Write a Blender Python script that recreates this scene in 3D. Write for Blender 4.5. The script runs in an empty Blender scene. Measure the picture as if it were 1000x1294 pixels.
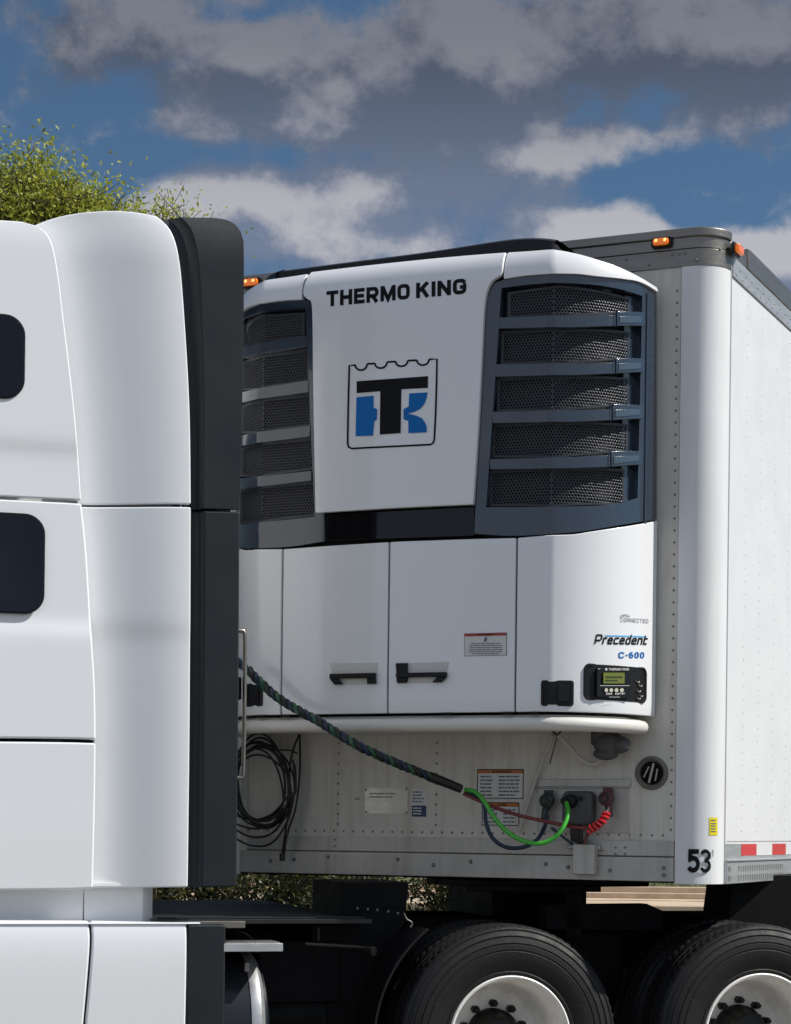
import bpy, bmesh, math, random
from mathutils import Vector, Matrix, noise
random.seed(7)
PI = math.pi
V = Vector
sc = bpy.context.scene
COL = sc.collection
# ------------------------------------------------------------------ camera
FPX, CXP, HYP, ROLL, CH = 2662.0, 500.0, 1045.0, 0.012, 1.42   # focal length etc. measured on the photo
cr = V((math.cos(ROLL), 0, math.sin(ROLL))); cu = V((-math.sin(ROLL), 0, math.cos(ROLL))); cf = V((0, 1, 0))
cd = bpy.data.cameras.new('camera'); cam = bpy.data.objects.new('camera', cd); COL.objects.link(cam)
cam.matrix_world = Matrix(((cr.x, cu.x, -cf.x, 0), (cr.y, cu.y, -cf.y, 0), (cr.z, cu.z, -cf.z, CH), (0, 0, 0, 1)))
cd.sensor_fit = 'VERTICAL'; cd.sensor_height = 36; cd.lens = 36*FPX/1294; cd.shift_y = (HYP-647)/1294
cd.clip_start = .1; cd.clip_end = 4000
sc.camera = cam
# ------------------------------------------------------------------ world, sun, exposure
SUN_PHI, SUN_EL = math.radians(83), math.radians(46)     # azimuth from straight at the camera (-Y) towards +X
sdir = V((math.sin(SUN_PHI)*math.cos(SUN_EL), -math.cos(SUN_PHI)*math.cos(SUN_EL), math.sin(SUN_EL)))
w = bpy.data.worlds.new('World'); sc.world = w; w.use_nodes = True
N = w.node_tree.nodes; L = w.node_tree.links; N.clear()
def wn(t, **k):
    n = N.new(t)
    for a, b in k.items(): setattr(n, a, b)
    return n
def wmath(op, a, b=None, c=None, clamp=False):
    n = wn('ShaderNodeMath', operation=op, use_clamp=clamp)
    for i, x in enumerate((a, b, c)):
        if x is None: continue
        if isinstance(x, (int, float)): n.inputs[i].default_value = x
        else: L.new(x, n.inputs[i])
    return n.outputs[0]
def wsmooth(x, lo, hi):
    n = wn('ShaderNodeMapRange', interpolation_type='SMOOTHSTEP')
    L.new(x, n.inputs[0]); n.inputs[1].default_value = lo; n.inputs[2].default_value = hi
    return n.outputs[0]
def wmix(f, a, b):
    n = wn('ShaderNodeMix', data_type='RGBA')
    if isinstance(f, float): n.inputs[0].default_value = f
    else: L.new(f, n.inputs[0])
    for i, x in ((6, a), (7, b)):
        if isinstance(x, tuple): n.inputs[i].default_value = x+(1,)
        else: L.new(x, n.inputs[i])
    return n.outputs[2]
sky = wn('ShaderNodeTexSky', sky_type='NISHITA', sun_disc=False, sun_elevation=SUN_EL, sun_rotation=math.atan2(sdir.x, sdir.y), air_density=1.0, dust_density=.6, ozone_density=2.0)
tc = wn('ShaderNodeTexCoord'); sep = wn('ShaderNodeSeparateXYZ'); L.new(tc.outputs['Generated'], sep.inputs[0])
dx, dy, dz = sep.outputs
def cloudn(ox, oy, oz, scale, detail, rough, dist=0.0):     # soft cumulus noise over the directions of the sky
    c = wn('ShaderNodeCombineXYZ'); L.new(wmath('ADD', dx, ox), c.inputs[0]); L.new(wmath('ADD', wmath('MULTIPLY', dz, 1.2), oy), c.inputs[1]); L.new(wmath('ADD', dy, oz), c.inputs[2])
    n = wn('ShaderNodeTexNoise'); n.inputs['Scale'].default_value = scale; n.inputs['Detail'].default_value = detail
    n.inputs['Roughness'].default_value = rough; n.inputs['Distortion'].default_value = dist; L.new(c.outputs[0], n.inputs['Vector'])
    return n.outputs['Fac']
def puff(ox, oy, oz):               # rounded billows
    a = cloudn(ox, oy, oz, 24, 6, .56, .1); return wmath('SUBTRACT', 1.0, wmath('ABSOLUTE', wmath('MULTIPLY_ADD', a, 4.0, -2.0)))
# azimuth (x/y) and elevation (z/y) ratios for placing the main cloud banks
yy = wmath('MAXIMUM', dy, .05); az = wmath('DIVIDE', dx, yy); el = wmath('DIVIDE', dz, yy)
#        u    v   ru   rv  strength  (where each cloud bank of the photograph stands, in the sky's own directions)
BLOBS = [(110, 50, 210, 75, .30), (420, 70, 190, 75, .30), (640, 80, 180, 75, .28), (900, 50, 230, 85, .28), (480, 160, 150, 45, .20), (250, 165, 75, 24, .13), (60, 190, 60, 16, .12), (840, 170, 90, 24, .17), (965, 135, 80, 26, .2),
         (235, 262, 75, 42, .32), (390, 275, 120, 52, .30), (460, 232, 55, 26, .2), (570, 240, 90, 52, .27), (675, 285, 70, 28, .28), (775, 275, 42, 18, .17), (870, 236, 50, 11, .15), (960, 320, 75, 34, .3), (690, 190, 38, 14, .15), (590, 190, 60, 18, .18), (560, 320, 500, 34, .18), (820, 300, 60, 14, .16),
         (300, 22, 60, 20, -.20), (190, 195, 150, 18, -.16), (680, 150, 60, 16, -.14), (900, 210, 110, 22, -.15), (770, 228, 70, 20, -.14), (330, 200, 70, 16, -.12), (80, 240, 110, 24, -.14), (880, 270, 60, 16, -.12)]
def biasf(dv):
    bias = None
    for (u, v, ru, rv, s) in BLOBS:
        a0 = (u-500)/FPX; e0 = (HYP-v)/FPX-dv
        qx = wmath('MULTIPLY', wmath('SUBTRACT', az, a0), FPX/ru); qy = wmath('MULTIPLY', wmath('SUBTRACT', el, e0), FPX/rv)
        r2 = wmath('ADD', wmath('MULTIPLY', qx, qx), wmath('MULTIPLY', qy, qy))
        g = wmath('MULTIPLY', wmath('POWER', 2.718, wmath('MULTIPLY', r2, -1.0)), s)
        bias = g if bias is None else wmath('ADD', bias, g)
    return bias
SX, SY = 3.3, 4.1
def densf(du, dv, det=10): return wmath('ADD', wmath('ADD', wmath('MULTIPLY_ADD', wmath('SUBTRACT', cloudn(SX+du, SY+dv*1.2, .3, 15, det, .61, .0), .5), 1.3, .385), wmath('MULTIPLY', puff(SX+du, SY+dv*1.2, .3), .06)), biasf(dv))
n1 = densf(0, 0); n3 = densf(0, 0, 6); n2 = densf(.010, .020, 6)
dens = n1
cov = wsmooth(dens, .43, .67)
lit = wsmooth(wmath('ADD', wmath('MULTIPLY', wmath('SUBTRACT', n3, n2), 2.9), wmath('MULTIPLY', wmath('SUBTRACT', .68, dens), 1.1)), -.30, .62)
low = wsmooth(dz, .36, .26)          # the clouds nearer the horizon are brighter
cloudcol = wmix(lit, wmix(low, (.068, .086, .125), (.15, .19, .28)), wmix(low, (.175, .188, .228), (.43, .435, .475)))
skyc = wn('ShaderNodeMix', data_type='RGBA', blend_type='MULTIPLY'); skyc.inputs[0].default_value = 1
L.new(sky.outputs[0], skyc.inputs[6]); skyc.inputs[7].default_value = (.46, .60, .68, 1)
ss = wn('ShaderNodeVectorMath', operation='SCALE'); L.new(skyc.outputs[2], ss.inputs[0]); ss.inputs[3].default_value = .09
# added fill light: unseen sky overhead and behind the camera is brightened
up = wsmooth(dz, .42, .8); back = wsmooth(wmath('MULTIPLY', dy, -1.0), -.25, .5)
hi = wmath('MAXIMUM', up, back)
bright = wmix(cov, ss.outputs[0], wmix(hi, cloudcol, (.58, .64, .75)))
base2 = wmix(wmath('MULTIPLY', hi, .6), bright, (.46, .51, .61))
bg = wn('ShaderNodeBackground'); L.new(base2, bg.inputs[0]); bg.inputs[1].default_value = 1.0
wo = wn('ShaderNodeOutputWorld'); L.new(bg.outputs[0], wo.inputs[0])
sl = bpy.data.lights.new('sun', 'SUN'); sl.energy = 5.0; sl.angle = math.radians(.53); sl.color = (1, .955, .885)
so = bpy.data.objects.new('sun', sl); COL.objects.link(so); so.rotation_euler = sdir.to_track_quat('Z', 'Y').to_euler(); so.location = (20, 0, 30)
sc.view_settings.view_transform = 'Standard'; sc.view_settings.look = 'None'; sc.view_settings.exposure = .13; sc.view_settings.gamma = 1
sc.view_settings.use_curve_mapping = False
sc.render.engine = 'CYCLES'
# ------------------------------------------------------------------ frames
def cray(u, v): return (cr*((u-CXP)/FPX) + cu*((HYP-v)/FPX) + cf)
def W(u, v, Z):                      # world point seen at (u, v), Z metres in front of the camera
    return V((0, 0, CH)) + cray(u, v)*Z
class Frame:
    def __init__(s, o, yaw):
        s.o = V(o); s.yaw = yaw; s.M = Matrix.Translation(s.o) @ Matrix.Rotation(yaw, 4, 'Z'); s.I = s.M.inverted(); s.R = s.I.to_3x3()
    def ray(s, u, v): return s.I @ V((0, 0, CH)), s.R @ cray(u, v)
    def ypl(s, u, v, y=0.0):
        o, d = s.ray(u, v); t = (y-o.y)/d.y; return o+d*t
    def xpl(s, u, v, x=0.0):
        o, d = s.ray(u, v); t = (x-o.x)/d.x; return o+d*t
ZC = 9.5
p = W(903, 1040, ZC)
TF = Frame((p.x, p.y, 0), -math.radians(24.1))          # trailer: x right along its front, y back along its length
p = W(645, 1289, 9.5)
CF = Frame((p.x, p.y, 0), math.radians(16.5))           # truck: x rearwards, y inwards, origin under the front drive wheel
WF = Frame((0, 0, 0), 0)
# ------------------------------------------------------------------ object helpers
MW = {}
def tag(o, label=None, cat=None, group=None, kind=None):
    if label: o['label'] = label
    if cat: o['category'] = cat
    if group: o['group'] = group
    if kind: o['kind'] = kind
    return o
def thing(name, label, cat, frame, loc=(0, 0, 0), group=None):
    o = bpy.data.objects.new(name, None); COL.objects.link(o); o.empty_display_size = .2
    o.location = frame.M @ V(loc); o.rotation_euler = (0, 0, frame.yaw)
    MW[o.name] = Matrix.Translation(o.location) @ Matrix.Rotation(frame.yaw, 4, 'Z')
    return tag(o, label, cat, group)
class MB:
    def __init__(s, frame=None): s.v = []; s.f = []; s.m = []; s.fr = frame; s.mi = 0
    def add(s, vs, fs):
        b = len(s.v); s.v += [V(x) for x in vs]; s.f += [tuple(b+i for i in f) for f in fs]; s.m += [s.mi]*len(fs); return s
    def box(s, x0, x1, y0, y1, z0, z1):
        return s.add([(x, y, z) for z in (z0, z1) for y in (y0, y1) for x in (x0, x1)],
                     [(0, 2, 3, 1), (4, 5, 7, 6), (0, 1, 5, 4), (2, 6, 7, 3), (0, 4, 6, 2), (1, 3, 7, 5)])
    def prism(s, pts, d):             # closed polygon of 3-D points, swept by vector d
        n = len(pts); d = V(d); pts = [V(q) for q in pts]
        return s.add(pts+[q+d for q in pts], [tuple(range(n))[::-1], tuple(range(n, 2*n))]+[(i, (i+1) % n, n+(i+1) % n, n+i) for i in range(n)])
    def grid(s, g, g2=None, close=False):
        m = len(g); n = len(g[0]); b = [q for r in g for q in r]
        fs = [(j*n+i, (j+1)*n+i, (j+1)*n+i+1, j*n+i+1) for j in range(m-1) for i in range(n-1)]
        if g2 is None: return s.add(b, fs)
        k = m*n; b2 = [q for r in g2 for q in r]
        fs += [(k+j*n+i, k+j*n+i+1, k+(j+1)*n+i+1, k+(j+1)*n+i) for j in range(m-1) for i in range(n-1)]
        rim = [i for i in range(n)]+[j*n+n-1 for j in range(1, m)]+[(m-1)*n+i for i in range(n-2, -1, -1)]+[j*n for j in range(m-2, 0, -1)]
        for a, c in zip(rim, rim[1:]+rim[:1]): fs.append((a, c, k+c, k+a))
        return s.add(b+b2, fs)
    def tube(s, pts, r, seg=10, cap=True, closed=False):
        pts = [V(q) for q in pts]; n = len(pts); vs = []; up = V((0, 0, 1)); prev = None
        for i, q in enumerate(pts):
            if closed: t = pts[(i+1) % n]-pts[i-1]
            else: t = pts[min(i+1, n-1)]-pts[max(i-1, 0)]
            t = t.normalized() if t.length > 1e-9 else V((0, 0, 1))
            if prev is None:
                a = t.cross(up)
                if a.length < .1: a = t.cross(V((1, 0, 0)))
            else: a = prev - t*prev.dot(t)
            a.normalize(); prev = a; b = t.cross(a); rr = r(i/(n-1)) if callable(r) else r
            for k in range(seg):
                th = 2*PI*k/seg; vs.append(q+(a*math.cos(th)+b*math.sin(th))*rr)
        fs = []
        for i in range(n if closed else n-1):
            j = (i+1) % n
            for k in range(seg): fs.append((i*seg+k, i*seg+(k+1) % seg, j*seg+(k+1) % seg, j*seg+k))
        if cap and not closed: fs += [tuple(range(seg))[::-1], tuple((n-1)*seg+k for k in range(seg))]
        return s.add(vs, fs)
    def lathe(s, prof, c, axis='y', seg=48, mod=None, closed=False):   # prof: (radius, along)
        c = V(c); vs = []
        for k in range(seg):
            a = 2*PI*k/seg
            for i, (r, t) in enumerate(prof):
                if mod: r, t = mod(i, k, r, t)
                vs.append(c+(V((math.cos(a)*r, t, math.sin(a)*r)) if axis == 'y' else V((t, math.cos(a)*r, math.sin(a)*r)) if axis == 'x' else V((math.cos(a)*r, math.sin(a)*r, t))))
        m = len(prof); fs = []
        for k in range(seg):
            k2 = (k+1) % seg
            for i in range(m if closed else m-1): fs.append((k*m+i, k2*m+i, k2*m+(i+1) % m, k*m+(i+1) % m))
        return s.add(vs, fs)
    def sphere(s, c, r, seg=12, sq=(1, 1, 1)):
        prof = [(max(1e-4, math.sin(PI*i/8))*r, -math.cos(PI*i/8)*r) for i in range(9)]
        b = len(s.v); s.lathe(prof, (0, 0, 0), 'z', seg); c = V(c)
        for i in range(b, len(s.v)): s.v[i] = V((s.v[i].x*sq[0], s.v[i].y*sq[1], s.v[i].z*sq[2]))+c
        return s
    def build(s, name, mat, parent=None, bevel=0, sharp=35, smooth=True, frame=None, seg=2, weld=False):
        fr = frame or s.fr
        vs = [fr.M @ q for q in s.v] if fr else s.v
        if parent is not None: I = MW[parent.name].inverted(); vs = [I @ q for q in vs]
        me = bpy.data.meshes.new(name); me.from_pydata([tuple(q) for q in vs], [], s.f); me.validate()
        mats = mat if isinstance(mat, (list, tuple)) else [mat]
        for q in mats: me.materials.append(q)
        if len(mats) > 1 and len(me.polygons) == len(s.m): me.polygons.foreach_set('material_index', s.m)
        bm = bmesh.new(); bm.from_mesh(me)
        if weld: bmesh.ops.remove_doubles(bm, verts=bm.verts, dist=1e-5)
        bmesh.ops.recalc_face_normals(bm, faces=bm.faces); bm.to_mesh(me); bm.free()
        if smooth:
            me.polygons.foreach_set('use_smooth', [True]*len(me.polygons)); me.set_sharp_from_angle(angle=math.radians(sharp))
        o = bpy.data.objects.new(name, me); COL.objects.link(o)
        if parent is not None: o.parent = parent; MW[o.name] = MW[parent.name]
        if bevel:
            b = o.modifiers.new('bevel', 'BEVEL'); b.width = bevel; b.segments = seg; b.limit_method = 'ANGLE'; b.angle_limit = math.radians(35); b.harden_normals = smooth
        return o
def recentre(o):                      # put a top-level mesh's origin at its base centre
    me = o.data; xs = [q.co for q in me.vertices]
    c = V(((min(q.x for q in xs)+max(q.x for q in xs))/2, (min(q.y for q in xs)+max(q.y for q in xs))/2, min(q.z for q in xs)))
    me.transform(Matrix.Translation(-c)); o.location = c; return o
def cat(pts, n, closed=False):        # smooth resampling through points
    pts = [V(q) for q in pts]; m = len(pts)
    if m == 2: return [pts[0].lerp(pts[1], i/n) for i in range(n+1)]
    out = []; dense = []
    for i in range(m-1):
        p0 = pts[max(i-1, 0)]; p1 = pts[i]; p2 = pts[i+1]; p3 = pts[min(i+2, m-1)]
        for k in range(12):
            t = k/12; dense.append(.5*((2*p1)+(p2-p0)*t+(2*p0-5*p1+4*p2-p3)*t*t+(3*p1-p0-3*p2+p3)*t**3))
    dense.append(pts[-1])
    cum = [0]
    for a, b in zip(dense, dense[1:]): cum.append(cum[-1]+(b-a).length)
    j = 0
    for i in range(n+1):
        d = cum[-1]*i/n
        while j < len(cum)-2 and cum[j+1] < d: j += 1
        seg = cum[j+1]-cum[j]; out.append(dense[j].lerp(dense[j+1], (d-cum[j])/seg if seg > 0 else 0))
    return out
def coons(T, B, Lf, R, n, m):
    T = cat(T, n); B = cat(B, n); Lf = cat(Lf, m); R = cat(R, m); g = []
    for j in range(m+1):
        t = j/m; row = []
        for i in range(n+1):
            s = i/n
            row.append(T[i]*(1-t)+B[i]*t+Lf[j]*(1-s)+R[j]*s-(T[0]*(1-s)*(1-t)+T[n]*s*(1-t)+B[0]*(1-s)*t+B[n]*s*t))
        g.append(row)
    return g
def rrect(x0, x1, z0, z1, r, n=6):
    out = []
    for cx, cz, a0 in ((x1-r, z1-r, 0), (x0+r, z1-r, 90), (x0+r, z0+r, 180), (x1-r, z0+r, 270)):
        for k in range(n+1):
            a = math.radians(a0+90*k/n); out.append((cx+r*math.cos(a), cz+r*math.sin(a)))
    return out
def merge(host, o):                # surface pattern (rivets, slots, print) goes into the mesh of its host part
    nm = len(host.data.materials); bm = bmesh.new(); bm.from_mesh(host.data); a = len(bm.faces); bm.from_mesh(o.data); bm.faces.ensure_lookup_table()
    for f in bm.faces[a:]: f.material_index += nm
    bm.to_mesh(host.data); bm.free()
    for q in o.data.materials: host.data.materials.append(q)
    bpy.data.objects.remove(o)
# ------------------------------------------------------------------ materials
def mat(name, col, rough=.5, metal=0, coat=0, bump=0, bscale=40, var=0, vscale=3, dirt=0, dcol=(.12, .1, .08), stretch=(1, 1, 1), emit=None, spec=.5, coatr=.03, trans=0, streak=0):
    m = bpy.data.materials.new(name); m.use_nodes = True; n = m.node_tree.nodes; l = m.node_tree.links; b = n['Principled BSDF']
    b.inputs['Base Color'].default_value = tuple(col)+(1,); b.inputs['Roughness'].default_value = rough; b.inputs['Metallic'].default_value = metal
    b.inputs['Coat Weight'].default_value = coat; b.inputs['Coat Roughness'].default_value = coatr; b.inputs['Specular IOR Level'].default_value = spec
    if trans: b.inputs['Transmission Weight'].default_value = trans
    if emit: b.inputs['Emission Color'].default_value = tuple(emit[0])+(1,); b.inputs['Emission Strength'].default_value = emit[1]
    tcn = n.new('ShaderNodeTexCoord'); mp = n.new('ShaderNodeMapping'); l.new(tcn.outputs['Object'], mp.inputs[0]); mp.inputs['Scale'].default_value = stretch
    def nz(scale, detail=6, r=.6):
        q = n.new('ShaderNodeTexNoise'); q.inputs['Scale'].default_value = scale; q.inputs['Detail'].default_value = detail; q.inputs['Roughness'].default_value = r; l.new(mp.outputs[0], q.inputs['Vector']); return q.outputs['Fac']
    def ramp(x, lo, hi, a, c):
        q = n.new('ShaderNodeMapRange'); l.new(x, q.inputs[0]); q.inputs[1].default_value = lo; q.inputs[2].default_value = hi; q.inputs[3].default_value = a; q.inputs[4].default_value = c; return q.outputs[0]
    cur = None
    if var:
        x = n.new('ShaderNodeMix'); x.data_type = 'RGBA'; l.new(ramp(nz(vscale), .3, .7, 0, 1), x.inputs[0])
        x.inputs[6].default_value = tuple(c*(1-var) for c in col)+(1,); x.inputs[7].default_value = tuple(min(1, c*(1+var)) for c in col)+(1,); cur = x.outputs[2]
    if dirt:
        x = n.new('ShaderNodeMix'); x.data_type = 'RGBA'; l.new(ramp(nz(vscale*2.3, 10, .7), .5, .78, 0, dirt), x.inputs[0])
        if cur: l.new(cur, x.inputs[6])
        else: x.inputs[6].default_value = tuple(col)+(1,)
        x.inputs[7].default_value = tuple(dcol)+(1,); cur = x.outputs[2]
    if streak:
        mp2 = n.new('ShaderNodeMapping'); l.new(tcn.outputs['Object'], mp2.inputs[0]); mp2.inputs['Scale'].default_value = (9, 9, .35)
        q = n.new('ShaderNodeTexNoise'); q.inputs['Scale'].default_value = 3; q.inputs['Detail'].default_value = 5; l.new(mp2.outputs[0], q.inputs['Vector'])
        x = n.new('ShaderNodeMix'); x.data_type = 'RGBA'; l.new(ramp(q.outputs['Fac'], .5, .75, 0, streak), x.inputs[0])
        if cur: l.new(cur, x.inputs[6])
        else: x.inputs[6].default_value = tuple(col)+(1,)
        x.inputs[7].default_value = tuple(dcol)+(1,); cur = x.outputs[2]
    if cur: l.new(cur, b.inputs['Base Color'])
    if var or dirt:
        l.new(ramp(nz(vscale*4), .3, .7, max(0, rough-.06), min(1, rough+.08)), b.inputs['Roughness'])
    if bump:
        q = n.new('ShaderNodeBump'); q.inputs['Strength'].default_value = 1; q.inputs['Distance'].default_value = bump; l.new(nz(bscale, 4, .5), q.inputs['Height']); l.new(q.outputs[0], b.inputs['Normal'])
    return m
M = {}
M['cab'] = mat('white_cab_paint', (.79, .81, .83), .3, coat=1, bump=.0012, bscale=2.2, coatr=.06)
M['unit'] = mat('white_unit_panel', (.74, .75, .77), .28, coat=.8, bump=.0022, bscale=3, coatr=.07)
M['trim'] = mat('unit_trim', (.62, .6, .56), .35, coat=.3, var=.03)
M['wall'] = mat('trailer_front_skin', (.6, .575, .52), .42, var=.1, vscale=1.6, dirt=.5, dcol=(.24, .2, .14), bump=.004, bscale=2.5, stretch=(1, 1, .35), streak=.3)
M['post'] = mat('trailer_corner_post', (.7, .71, .72), .34, var=.04, vscale=2, dirt=.12, dcol=(.4, .38, .33), coat=.2, stretch=(1, 1, .4), streak=.12)
M['side'] = mat('trailer_side_skin', (.62, .63, .64), .4, var=.02, vscale=1.3, bump=.002, bscale=3)
M['steel'] = mat('brushed_steel', (.23, .215, .195), .38, metal=.85, var=.12, vscale=9, dirt=.3, dcol=(.22, .19, .15), stretch=(.3, 1, 3))
M['alu'] = mat('aluminium_rail', (.5, .51, .52), .42, metal=.7, var=.08, vscale=5, stretch=(1, .2, 2))
M['rail'] = mat('front_rail_alloy', (.46, .44, .41), .42, metal=.35, streak=.3, var=.12, vscale=3, dirt=.35, dcol=(.2, .17, .13))
M['rivet'] = mat('rivet_metal', (.2, .19, .18), .5, metal=.4)
M['rivetw'] = mat('rivet_painted', (.34, .35, .37), .4)
M['frame'] = mat('slate_blue_plastic', (.016, .028, .048), .2, coat=1, var=.06, coatr=.05, spec=.5)
M['mesh'] = mat('perforated_dark_metal', (.035, .039, .047), .38, metal=.2, var=.1)
M['black'] = mat('black_void', (.008, .008, .01), .8)
M['gloss'] = mat('glossy_black_band', (.006, .006, .007), .05, spec=.35)
M['blackpl'] = mat('black_plastic', (.005, .005, .006), .42, spec=.3)
M['fair'] = mat('black_fairing_plastic', (.011, .0145, .018), .45, spec=.32, var=.12, vscale=1.5, bump=.0008, bscale=300)
M['rubber'] = mat('tyre_rubber', (.0055, .0055, .006), .6, var=.25, vscale=4, dirt=.4, dcol=(.02, .018, .015), spec=.35, bump=.0015, bscale=60)
M['rim'] = mat('white_painted_rim', (.8, .78, .74), .4, var=.08, vscale=5, dirt=.5, dcol=(.28, .22, .15))
M['hub'] = mat('greasy_black_hub', (.006, .006, .006), .5, spec=.3, dirt=.4, dcol=(.05, .04, .03))
M['chrome'] = mat('bright_chrome', (.75, .76, .78), .12, metal=1)
M['glass'] = mat('tinted_glass', (.003, .005, .011), .04, coat=.1, spec=.25)
M['chassis'] = mat('black_chassis_paint', (.004, .004, .0045), .6, dirt=.3, dcol=(.008, .007, .006), spec=.12)
M['ink'] = mat('black_ink', (.006, .006, .008), .5, spec=.15)
M['blue'] = mat('blue_ink', (.003, .13, .42), .5, spec=.2)
M['inkgrey'] = mat('grey_ink', (.12, .13, .15), .5)
M['white'] = mat('white_label', (.6, .6, .58), .5)
M['red'] = mat('red_ink', (.35, .04, .03), .45)
M['redtape'] = mat('red_reflective_tape', (.5, .03, .035), .35, var=.1, vscale=40)
M['whitetape'] = mat('white_reflective_tape', (.62, .63, .63), .35)
M['yellow'] = mat('yellow_label', (.72, .6, .01), .45)
M['amber'] = mat('amber_lens', (.75, .13, .005), .15, coat=1, emit=((1, .22, .01), .35))
M['lcd'] = mat('lcd_screen', (.1, .12, .02), .2, emit=((.35, .42, .05), .12))
M['green'] = mat('green_cable', (.05, .42, .03), .3, coat=.4)
M['darkgreen'] = mat('dark_green_wrap', (.008, .075, .03), .35, coat=.3)
M['bluehose'] = mat('blue_air_hose', (.006, .022, .055), .35)
M['navy'] = mat('navy_label', (.02, .04, .12), .5)
M['redhose'] = mat('red_air_hose', (.17, .018, .018), .3, coat=.3)
M['coilred'] = mat('red_coil', (.6, .015, .02), .25, coat=.5)
M['cord'] = mat('black_cord', (.012, .012, .013), .45)
M['hosew'] = mat('milky_hose', (.5, .48, .44), .4)
M['greyrub'] = mat('grey_rubber_boot', (.07, .07, .075), .6, bump=.006, bscale=18)
M['asphalt'] = mat('asphalt_ground', (.13, .12, .105), .9, var=.2, vscale=.6, bump=.01, bscale=30)
M['tan'] = mat('tan_concrete', (.46, .36, .25), .9, var=.2, vscale=.8, dirt=.3, dcol=(.25, .17, .1))
M['verge'] = mat('grass_ground', (.09, .1, .035), .95, var=.5, vscale=1.5)
M['bark'] = mat('tree_bark', (.09, .065, .045), .9, var=.3, vscale=8, bump=.02, bscale=20)
def leafmat(name, a, b, c=None):
    m = bpy.data.materials.new(name); m.use_nodes = True; n = m.node_tree.nodes; l = m.node_tree.links; bs = n['Principled BSDF']
    g = n.new('ShaderNodeNewGeometry'); r = n.new('ShaderNodeValToRGB'); l.new(g.outputs['Random Per Island'], r.inputs[0])
    r.color_ramp.elements[0].color = a+(1,); r.color_ramp.elements[1].color = b+(1,)
    if c: e = r.color_ramp.elements.new(.5); e.color = c+(1,)
    l.new(r.outputs[0], bs.inputs['Base Color']); bs.inputs['Roughness'].default_value = .6
    t = n.new('ShaderNodeBsdfTranslucent'); l.new(r.outputs[0], t.inputs[0]); mx = n.new('ShaderNodeMixShader'); mx.inputs[0].default_value = .35
    l.new(bs.outputs[0], mx.inputs[1]); l.new(t.outputs[0], mx.inputs[2]); l.new(mx.outputs[0], n['Material Output'].inputs[0]); return m
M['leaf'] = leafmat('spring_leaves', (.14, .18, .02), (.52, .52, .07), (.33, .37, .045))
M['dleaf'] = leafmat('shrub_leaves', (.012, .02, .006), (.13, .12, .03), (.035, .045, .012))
# ------------------------------------------------------------------ shared detail helpers
def rivets(mb, pts, r=.006, n=(0, -1, 0), h=.003):      # small domed rivet heads, all in one mesh (pattern of the sheet)
    n = V(n).normalized(); a = n.cross(V((0, 0, 1))).normalized(); b = n.cross(a)
    for q in pts:
        q = V(q); vs = [q+(a*math.cos(k*PI/3)+b*math.sin(k*PI/3))*r for k in range(6)]+[q+(a*math.cos(k*PI/3)+b*math.sin(k*PI/3))*r*.6+n*h for k in range(6)]
        mb.add(vs, [(k, (k+1) % 6, 6+(k+1) % 6, 6+k) for k in range(6)]+[tuple(range(6, 12))])
def text_mesh(body, bold=0.0, shear=0.0, space=1.0):     # flat lettering as (x, y) vertices and faces, height of capitals = 1
    c = bpy.data.curves.new('t', 'FONT'); c.body = body; c.offset = bold; c.shear = shear; c.space_character = space; c.resolution_u = 3
    o = bpy.data.objects.new('t', c); COL.objects.link(o); bpy.context.view_layer.update()
    me = bpy.data.meshes.new_from_object(o.evaluated_get(bpy.context.evaluated_depsgraph_get()))
    vs = [(q.co.x, q.co.y) for q in me.vertices]; fs = [tuple(p.vertices) for p in me.polygons]
    bpy.data.objects.remove(o); bpy.data.curves.remove(c); bpy.data.meshes.remove(me)
    x0 = min(q[0] for q in vs); x1 = max(q[0] for q in vs); y0 = 0 if 'Q' in body else min(q[1] for q in vs); y1 = max(q[1] for q in vs)
    return [((x-x0)/(x1-x0), (y-y0)/(y1-y0)) for x, y in vs], fs
def text_on(mb, body, f, **k):                           # f maps unit coordinates of the lettering onto a surface
    vs, fs = text_mesh(body, **k); return mb.add([f(a, b) for a, b in vs], fs)
def ribbon(pts, w_, closed=False):  # mitred band of constant width along a polyline in the letter's own plane
    n = len(pts); L_, R_ = [], []
    for i in range(n):
        a = V(pts[i-1]) if (i or closed) else None; b = V(pts[(i+1) % n]) if (i < n-1 or closed) else None; q = V(pts[i])
        d1 = (q-a).normalized() if a is not None else None; d2 = (b-q).normalized() if b is not None else None
        if d1 is None: d1 = d2
        if d2 is None: d2 = d1
        n1_ = V((-d1.y, d1.x)); n2_ = V((-d2.y, d2.x)); m_ = (n1_+n2_); m_ = m_.normalized() if m_.length > 1e-6 else n1_; k = w_/2/max(.45, m_.dot(n1_))
        L_.append(q+m_*k); R_.append(q-m_*k)
    if closed: L_.append(L_[0]); R_.append(R_[0])
    return L_, R_
def arcp(cx, cy, rx, ry, a0, a1, n=5): return [(cx+rx*math.cos(math.radians(a0+(a1-a0)*i/n)), cy+ry*math.sin(math.radians(a0+(a1-a0)*i/n))) for i in range(n+1)]
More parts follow.
